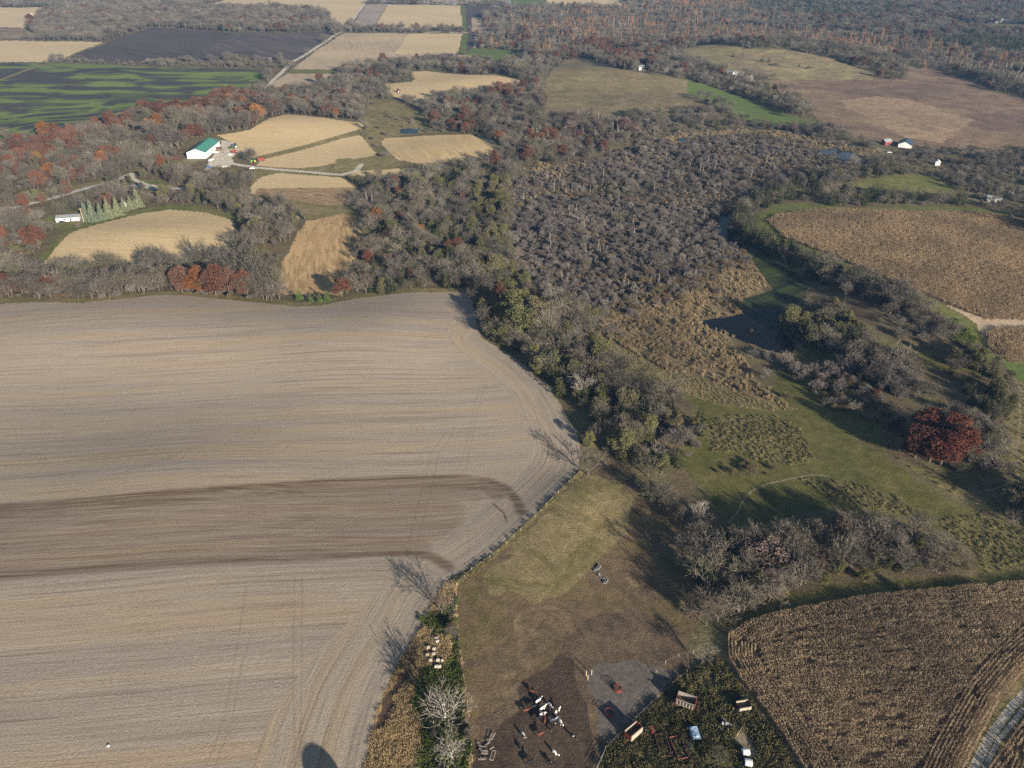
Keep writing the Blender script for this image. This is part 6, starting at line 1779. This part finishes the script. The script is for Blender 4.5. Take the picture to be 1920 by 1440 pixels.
hd, ln = heading((1293, 1400), (1318, 1452))
for k, off in enumerate((-.55, -.15, .25, .65)):
    p = stand((1305, 1426))
    b = MB()
    b.tube((-ln * .5 - .4 * k, off, .18), (ln * .5 + .3 * k, off + .12 * k, .18), .11, .11, 8, True)
    o = b.obj("steel_pipe", M['steel'])
    o.location = p
    o.rotation_euler = (0, 0, hd)
    tag(o, "long pale steel pipe lying beside the rusty wagon boxes", "pipe", "steel pipes lying in the junk yard")
hd, ln = heading((1374, 1392), (1392, 1366))
p = stand((1383, 1379))
b = MB()
b.tube((-ln / 2, 0, .2), (ln / 2, 0, 1.1), .07, .06, 6, True)
o = b.obj("wooden_pole", M['post'])
o.location = p
o.rotation_euler = (0, 0, hd)
tag(o, "thin pale pole lying across the bare dirt in the junk yard", "pole")


def bale(px, deg, r, L, mat, label, group, lying=True):
    p = stand(px)
    b = MB()
    n = 18
    prof = [(-L / 2, r * .86), (-L / 2 + .12, r), (-L * .2, r * .985), (0, r * 1.01), (L * .2, r * .985), (L / 2 - .12, r), (L / 2, r * .86)]
    for x, q in prof:
        for i in range(n):
            t = 2 * math.pi * i / n
            b.v.append((x, q * math.cos(t) * 1.03, r * .95 + q * math.sin(t) * .95))
    for k in range(len(prof) - 1):
        for i in range(n):
            j = (i + 1) % n
            b.f.append((k * n + i, k * n + j, (k + 1) * n + j, (k + 1) * n + i))
    b.f.append(tuple(reversed(range(n))))
    b.f.append(tuple((len(prof) - 1) * n + i for i in range(n)))
    o = b.obj("round_bale", M[mat], None, False)
    o.location = p
    o.rotation_euler = (0, 0, R(deg))
    tag(o, label, "bale", group)
    return o


bale((1397, 1414), 5, 1.05, 2.0, 'wrap', "white wrapped bale behind the other one in the junk yard", "white wrapped bales in the junk yard")
bale((1402, 1434), -8, 1.05, 2.0, 'wrap', "white wrapped bale nearest the bottom edge of the junk yard", "white wrapped bales in the junk yard")
for k, (px, mt, lb) in enumerate([((818, 1199), 'plank', "grey round bale uppermost in the weedy strip"), ((820, 1205), 'palebale', "white round bale just below the uppermost one"), ((803, 1216), 'oldbale', "dark round bale at the left of the bale rows"),
                                  ((814, 1219), 'palebale', "white round bale at the right of the second bale row"), ((801, 1230), 'oldbale', "brown round bale at the left of the middle bale row"), ((813, 1228), 'oldbale', "reddish brown round bale in the middle of the bale rows"),
                                  ((807, 1240), 'palebale', "pale round bale at the left of the lower bale row"), ((821, 1240), 'palebale', "pale round bale in the middle of the lower bale row"), ((829, 1241), 'palebale', "pale round bale at the right end of the lower bale row"),
                                  ((818, 1252), 'palebale', "whitest round bale at the bottom of the bale rows"), ((824, 1252), 'palebale', "white round bale beside the lowest one")]):
    bale(px, 8 + 5 * (k % 3), .62, 1.1 if k != 8 else .8, mt, lb, "round bales in the weedy strip")

# ------------------------------------------------------------------ cattle yard
def ring(name, px, r, h, mat, label, group, hay=False, bars=3):
    p = stand(px)
    e = empty(name, label, "feeder", p, 0, group)
    b = MB()
    n = 28
    for k in range(bars):
        z = .04 + h * k / max(bars - 1, 1)
        for i in range(n):
            a0, a1 = 2 * math.pi * i / n, 2 * math.pi * (i + 1) / n
            b.tube((r * math.cos(a0), r * math.sin(a0), z), (r * math.cos(a1), r * math.sin(a1), z), .045, .045, 5)
    if h > .3:
        for i in range(14):
            a = 2 * math.pi * i / 14
            b.tube((r * math.cos(a), r * math.sin(a), 0), (r * math.cos(a), r * math.sin(a), h), .03, .03, 4)
    b.obj("hoop_frame", M[mat], e)
    if h > .6:
        s = MB()
        for i in range(n):
            a0, a1 = 2 * math.pi * i / n, 2 * math.pi * (i + 1) / n
            s.quad((r * .985 * math.cos(a0), r * .985 * math.sin(a0), .05), (r * .985 * math.cos(a1), r * .985 * math.sin(a1), .05), (r * .985 * math.cos(a1), r * .985 * math.sin(a1), .55), (r * .985 * math.cos(a0), r * .985 * math.sin(a0), .55))
        s.obj("skirt", M[mat], e)
    if hay:
        q = MB()
        q.tube((0, 0, 0), (0, 0, .45), r * .9, r * .7, 16, True)
        q.obj("hay", M['hay'], e)
    return e


ring('bale_feeder', (1158, 1293), 1.2, 1.3, 'redpaint', "red round bale feeder holding dark hay on the concrete pad", None, True)
ring('bale_feeder', (1141, 1338), 1.15, 1.1, 'redfade', "faded round bale feeder in the shaded part of the pad", None, False)
ring('hoop', (1134, 1272), 1.15, .1, 'rust', "thin dark hoop lying on the pad beside the red feeder", "hoops lying on the yard", False, 1)
ring('hoop', (1120, 1318), 1.25, .1, 'rust', "thin dark hoop lying at the muddy edge of the pad", "hoops lying on the yard", False, 1)

for k, (px, h, lb) in enumerate([((1099, 1267), 2.4, "pale wooden post at the left of the three by the pad"), ((1109, 1265), 2.3, "pale wooden post at the right of the three by the pad"), ((1102, 1275), 2.4, "pale wooden post in front of the other two by the pad")]):
    p = stand(px)
    b = MB()
    b.tube((0, 0, -.3), (0, 0, h), .13, .11, 8, True)
    o = b.obj("wooden_post", M['post'])
    o.location = p
    tag(o, lb, "post", "three posts by the concrete pad")


def fence_line(name, label, px, step, h, mat, wires=(0.5, 0.9, 1.25), boards=False, post_r=.07):
    W = at(px)
    e = empty(name, label, "fence", (W[0][0], W[0][1], W[0][2]))
    seg = np.hypot(np.diff(W[:, 0]), np.diff(W[:, 1]))
    tot = seg.sum()
    n = max(2, int(tot / step) + 1)
    cum = np.concatenate([[0], np.cumsum(seg)])
    s = np.linspace(0, tot, n)
    X = np.interp(s, cum, W[:, 0]) - W[0][0]
    Y = np.interp(s, cum, W[:, 1]) - W[0][1]
    Z = hgt(X + W[0][0], Y + W[0][1]) - W[0][2]
    r = random.Random(n)
    for i in range(n):
        b = MB()
        b.tube((X[i], Y[i], Z[i] - .3), (X[i] + r.gauss(0, .05), Y[i] + r.gauss(0, .05), Z[i] + h * r.uniform(.92, 1.1)), post_r, post_r * .9, 6, True)
        b.obj("post", M[mat], e)
    b = MB()
    for i in range(n - 1):
        for z in wires:
            p0, p1 = (X[i], Y[i], Z[i] + z), (X[i + 1], Y[i + 1], Z[i + 1] + z)
            if boards:
                a = math.atan2(Y[i + 1] - Y[i], X[i + 1] - X[i])
                L = math.hypot(X[i + 1] - X[i], Y[i + 1] - Y[i])
                b.box(((p0[0] + p1[0]) / 2 + .09 * math.sin(a), (p0[1] + p1[1]) / 2 - .09 * math.cos(a), (p0[2] + p1[2]) / 2), (L * .995, .05, .2), a)
            else:
                b.tube(p0, p1, .012, .012, 3)
    b.obj("boards" if boards else "wires", M['plank'] if boards else M['wire'], e)
    return e


fence_line('wire_fence', "wire fence with wooden posts along the tilled field's edge above the pasture", [(1086, 889), (1050, 922), (1003, 971), (935, 1034), (882, 1072), (856, 1098)], 4.2, 1.4, 'post')
fence_line('wire_fence', "wire fence between the weedy strip and the pasture", [(857, 1100), (855, 1150), (864, 1230), (878, 1330), (884, 1400), (886, 1460)], 4.5, 1.3, 'post')
fence_line('wire_fence', "weedy wire fence between the concrete pad and the junk yard", [(1136, 1405), (1182, 1359), (1242, 1301), (1288, 1262)], 3.2, 1.4, 'plank', (.3, .65, 1.0, 1.3))
fence_line('wire_fence', "wire fence from the pad up to the bare tree by the corn", [(1230, 1262), (1245, 1245), (1268, 1232), (1300, 1225)], 4.0, 1.3, 'post')

hd, ln = heading((1135, 1408), (1118, 1446))
for k, (px, lb) in enumerate([((1131, 1417), "steel bar gate at the fence corner of the cattle yard"), ((1122, 1437), "second steel bar gate, nearer the bottom edge of the yard")]):
    p = stand(px)
    e = empty('steel_gate', lb, "gate", p, hd, "steel gates of the cattle yard")
    b = MB()
    L = ln / 2 * .97
    for z in (.25, .5, .8, 1.1, 1.45):
        b.tube((-L / 2, 0, z), (L / 2, 0, z), .035, .035, 6)
    b.obj("bars", M['steel'], e)
    b = MB()
    for x in (-L / 2, -L / 6, L / 6, L / 2):
        b.tube((x, 0, .2), (x, 0, 1.5), .04, .04, 6, True)
    b.obj("uprights", M['steel'], e)

# chain of concrete feed bunks at the pasture edge
for k, (px, deg, lb) in enumerate([((1122, 1065), 60, "grey concrete feed bunk at the upper end of the broken row"), ((1119, 1074), -52, "tilted concrete feed bunk second down the row"),
                                   ((1128, 1083), -48, "concrete feed bunk third down the broken row"), ((1136, 1091), 62, "concrete feed bunk at the lower end of the broken row")]):
    p = stand(px)
    e = empty('feed_bunk', lb, "feed bunk", p, R(deg), "concrete feed bunks in the pasture")
    b = MB()
    b.box((0, 0, .12), (2.3, .9, .24))
    b.box((0, .4, .42), (2.3, .1, .4))
    b.box((0, -.4, .42), (2.3, .1, .4))
    b.box((1.1, 0, .42), (.1, .7, .4))
    b.box((-1.1, 0, .42), (.1, .7, .4))
    b.obj("trough", M['concrete'], e)
    f = MB()
    f.box((.8, 0, -.02), (.2, .86, .16))
    f.box((-.8, 0, -.02), (.2, .86, .16))
    f.obj("foot", M['concrete'], e)

# lumber pile at the bottom of the pasture
rnd = random.Random(9)
for k, (px, deg, L, W, mt, lb) in enumerate([((913, 1397), 48, 2.3, .5, 'plank_pale', "pale yellowish plank slanting across the top of the lumber pile"), ((904, 1407), -25, 1.8, .45, 'plank', "grey plank at the left of the lumber pile"), ((902, 1401), -20, 1.6, .4, 'plank', "short grey plank at the upper left of the pile"),
                                             ((908, 1411), -8, 2.2, .5, 'plank', "wide grey plank across the middle of the pile"), ((909, 1416), -5, 1.8, .4, 'plank', "grey plank below the middle of the pile"), ((904, 1424), 3, 2.2, .55, 'plank_pale', "broad pale plank lowest in the lumber pile"),
                                             ((917, 1389), 8, 1.5, .25, 'plank', "thin grey plank at the top of the pile"), ((925, 1383), 62, 2.4, .25, 'plank_pale', "thin pale plank leaning out at the upper right of the pile"), ((920, 1384), 70, 2.0, .2, 'plank', "narrow dark plank beside the leaning one"),
                                             ((922, 1406), 35, 1.5, .3, 'plank_pale', "short pale plank above the wooden frame"), ((898, 1395), -40, 1.2, .4, 'plank', "stubby grey plank at the far left of the pile")]):
    p = stand(px)
    b = MB()
    b.box((0, 0, 0), (L, W, .09))
    o = b.obj("plank", M[mt])
    o.location = p + Vector((0, 0, .3 + .12 * (k % 5)))
    o.rotation_euler = (rnd.uniform(-.12, .12), rnd.uniform(-.12, .12), R(deg))
    tag(o, lb, "plank", "planks of the lumber pile")
p = stand((924, 1418))
b = MB()
for x, y, w, h in ((-1.5, 0, .14, 1.1), (1.5, 0, .14, 1.1), (0, -.48, 2.86, .14), (0, .48, 2.86, .14)):
    b.box((x, y, .2), (w, h, .14))
o = b.obj("open_crate", M['plank_pale'])
o.location = p + Vector((0, 0, .25))
o.rotation_euler = (0, .05, R(75))
tag(o, "empty pale wooden frame at the right side of the lumber pile", "frame")
p = stand((908, 1408))
b = MB()
rr = random.Random(3)
for i in range(40):
    b.card((rr.gauss(0, 1.1), rr.gauss(0, 1.4), .1 + .25 * rr.random()), .35, rr, 2.0)
o = b.obj("brush_heap", M['hay'])
o.location = p
tag(o, "dark heap of rubbish under the lumber pile", "heap")

# white stone in the tilled field
for px, r, lb in (((203, 1399), .42, "white rock lying in the tilled field near the bottom edge"), ((60, 28), 5.0, "pale sand heap in the field at the far left"), ((72, 29), 5.0, "second pale sand heap at the far left")):
    p = stand(px)
    bm = bmesh.new()
    bmesh.ops.create_icosphere(bm, subdivisions=2, radius=r)
    rr = random.Random(2)
    for v in bm.verts:
        v.co *= rr.uniform(.8, 1.15)
        v.co.z *= .6
    me = bpy.data.meshes.new("rock")
    bm.to_mesh(me)
    bm.free()
    me.materials.append(M['white'] if r < 1 else M['plank_pale'])
    o = bpy.data.objects.new("rock" if r < 1 else "sand_heap", me)
    o.location = p + Vector((0, 0, r * .3))
    COL.objects.link(o)
    tag(o, lb, "rock" if r < 1 else "heap")

# the silo behind the camera's lower edge: only its shadow reaches the picture
tip = at1(574, 1389)
Hs = 19.0
dl = Hs / math.tan(SUN_EL)
sx, sy = tip.x + math.sin(SH) * dl, tip.y - math.cos(SH) * dl
e = empty('silo', "tall grey silo whose round-topped shadow falls on the tilled field", "silo", (sx, sy, ground_z(sx, sy)))
b = MB()
b.tube((0, 0, -.5), (0, 0, 15.6), 4.2, 4.2, 32)
b.obj("wall", M['silo'], e)
b = MB()
for k in range(7):
    a0, a1 = math.pi / 2 * k / 7, math.pi / 2 * (k + 1) / 7
    b.tube((0, 0, 15.55 + 3.4 * math.sin(a0)), (0, 0, 15.55 + 3.4 * math.sin(a1)), 4.25 * math.cos(a0), max(.01, 4.25 * math.cos(a1)), 32)
b.obj("dome", M['steel'], e)


# ------------------------------------------------------------------ cattle
def cow_mesh(name, head_down, mat, seed):
    me = bpy.data.meshes.new(name)
    rr = random.Random(seed)
    V, E, S = [], [], []

    def add(co, r, link=None):
        V.append(co)
        S.append(r)
        if link is not None:
            E.append((link, len(V) - 1))
        return len(V) - 1
    root = add((0, 0, 1.02), (.36, .40))
    ch = add((.55, 0, 1.03), (.33, .40), root)
    sh = add((.85, 0, 1.08), (.22, .30), ch)
    if head_down:
        n1 = add((1.15, .03, .95), (.15, .19), sh)
        n2 = add((1.38, .05, .62), (.12, .14), n1)
        h1 = add((1.50, .06, .42), (.12, .13), n2)
        h2 = add((1.66, .07, .16), (.07, .08), h1)
    else:
        n1 = add((1.15, .03, 1.22), (.15, .19), sh)
        n2 = add((1.38, .05, 1.38), (.12, .14), n1)
        h1 = add((1.55, .06, 1.42), (.12, .13), n2)
        h2 = add((1.86, .08, 1.27), (.07, .08), h1)
    for s in (-1, 1):
        add((V[h1][0] - .06, V[h1][1] + s * .24, V[h1][2] + .06), (.035, .06), h1)
    hp = add((-.55, 0, 1.05), (.31, .36), root)
    rp = add((-.82, 0, 1.08), (.20, .24), hp)
    t1 = add((-.98, 0, 1.05), (.045, .045), rp)
    t2 = add((-1.04, .02, .6), (.03, .03), t1)
    add((-1.03, .03, .42), (.05, .05), t2)
    for s in (-1, 1):
        st = rr.uniform(-.12, .12)
        a = add((.62, s * .20, .72), (.13, .12), ch)
        b2 = add((.64 + st, s * .20, .38), (.065, .065), a)
        add((.64 + st * 1.6, s * .20, .02), (.06, .06), b2)
        st = rr.uniform(-.12, .12)
        a = add((-.66, s * .21, .76), (.17, .14), hp)
        b2 = add((-.78 + st, s * .20, .46), (.075, .07), a)
        add((-.72 + st * 1.4, s * .20, .02), (.06, .06), b2)
    me.from_pydata(V, E, [])
    ob = bpy.data.objects.new(name, me)
    COL.objects.link(ob)
    sk = ob.modifiers.new("skin", 'SKIN')
    for i, r in enumerate(S):
        me.skin_vertices[0].data[i].radius = r
    me.skin_vertices[0].data[0].use_root = True
    ss = ob.modifiers.new("sub", 'SUBSURF')
    ss.levels = ss.render_levels = 1
    dg = bpy.context.evaluated_depsgraph_get()
    out = bpy.data.meshes.new_from_object(ob.evaluated_get(dg))
    out.name = name
    out.materials.clear()
    out.materials.append(mat)
    out.polygons.foreach_set("use_smooth", [True] * len(out.polygons))
    bpy.data.objects.remove(ob)
    bpy.data.meshes.remove(me)
    return out


def hide_mat(name, dark, light, cut):
    m, nt, b = newmat(name)
    oi = nt.nodes.new("ShaderNodeObjectInfo")
    vm = nt.nodes.new("ShaderNodeVectorMath")
    vm.operation = 'ADD'
    nt.links.new(texco(nt), vm.inputs[0])
    sc = nt.nodes.new("ShaderNodeMath")
    sc.operation = 'MULTIPLY'
    sc.inputs[1].default_value = 40
    nt.links.new(oi.outputs['Random'], sc.inputs[0])
    nt.links.new(sc.outputs[0], vm.inputs[1])
    n = noise(nt, vm.outputs[0], 1.1, 2, .5, .3)
    nt.links.new(ramp(nt, n, [(cut - .015, dark), (cut + .015, light)]), b.inputs['Base Color'])
    b.inputs['Roughness'].default_value = .7
    return m


HIDES = {'pied': hide_mat("black_and_white_hide", (.018, .017, .018), (.72, .70, .66), .5), 'white': hide_mat("mostly_white_hide", (.03, .03, .03), (.74, .72, .68), .36),
         'black': hide_mat("mostly_black_hide", (.016, .016, .018), (.65, .63, .60), .66), 'red': hide_mat("red_brown_hide", (.080, .032, .018), (.105, .044, .025), .5), 'roan': hide_mat("blue_roan_hide", (.05, .06, .085), (.32, .36, .44), .52)}
COWS = {}
for hname in HIDES:
    for hd_ in (0, 1):
        COWS[hname, hd_] = cow_mesh("cow", hd_, HIDES[hname], 3 + hd_)
for px, col, deg, dn, lb in [((997, 1299), 'red', -30, 0, "red-brown cow standing apart at the top of the herd"), ((1009, 1317), 'white', 40, 0, "mostly white cow at the upper end of the herd"), ((999, 1328), 'black', 15, 1, "black cow with a white head patch left of the upper white cow"),
                             ((1017, 1331), 'white', 35, 0, "white cow in the thick of the herd"), ((1031, 1325), 'pied', -60, 0, "black and white cow at the upper right of the herd"), ((1045, 1336), 'pied', 45, 0, "black and white cow at the right of the herd, near the pad"),
                             ((985, 1335), 'red', 10, 0, "red-brown cow at the left of the herd"), ((1017, 1342), 'pied', 20, 1, "black and white cow just below the white one in the herd's middle"), ((1021, 1354), 'red', 80, 0, "red-brown cow in the lower middle of the herd"),
                             ((1037, 1353), 'roan', 20, 0, "blue-grey cow beside the big white one"), ((1051, 1357), 'white', -70, 0, "large white cow at the lower right of the herd"), ((1008, 1350), 'black', 30, 1, "black cow left of the lower red-brown one"),
                             ((981, 1381), 'pied', -60, 0, "black and white cow alone on the mud at the left"), ((1012, 1380), 'red', 20, 0, "red-brown cow below the herd"), ((1073, 1382), 'black', -55, 0, "black cow with a white face at the right below the herd"),
                             ((981, 1409), 'black', -75, 0, "dark cow near the lumber pile"), ((1040, 1414), 'white', -50, 0, "white cow walking on the mud near the bottom edge"), ((992, 1432), 'black', 10, 1, "black cow lowest at the left of the mud yard"),
                             ((1032, 1432), 'black', -30, 0, "black cow lowest at the right of the mud yard"), ((1036, 1368), 'black', 50, 0, "black cow just below the blue-grey one")]:
    p = stand(px)
    o = bpy.data.objects.new("cow", COWS[col, dn])
    o.location = p
    o.rotation_euler = (0, 0, R(deg))
    COL.objects.link(o)
    tag(o, lb, "cow", "cattle on the muddy yard")

# ------------------------------------------------------------------ the air: one closed box of thin haze round everything
hz = MB()
hz.box((0, 0, (HC + 14 - 16) / 2), (26000, 26000, HC + 14 + 16))
ho = hz.mesh("haze", newmat("haze_skin")[0])
hm = bpy.data.materials.new("haze_air")
hm.use_nodes = True
for n in list(hm.node_tree.nodes):
    hm.node_tree.nodes.remove(n)
hout = hm.node_tree.nodes.new("ShaderNodeOutputMaterial")
pv = hm.node_tree.nodes.new("ShaderNodeVolumePrincipled")
pv.inputs['Color'].default_value = (0.26, 0.53, 1.0, 1)
pv.inputs['Density'].default_value = 0.000055
pv.inputs['Anisotropy'].default_value = 0.0
hm.node_tree.links.new(pv.outputs[0], hout.inputs['Volume'])
ho.materials.clear()
ho.materials.append(hm)
hob = bpy.data.objects.new("haze", ho)
hob["kind"] = "stuff"
tag(hob, "thin bluish autumn haze over the distant woods", "haze")
COL.objects.link(hob)
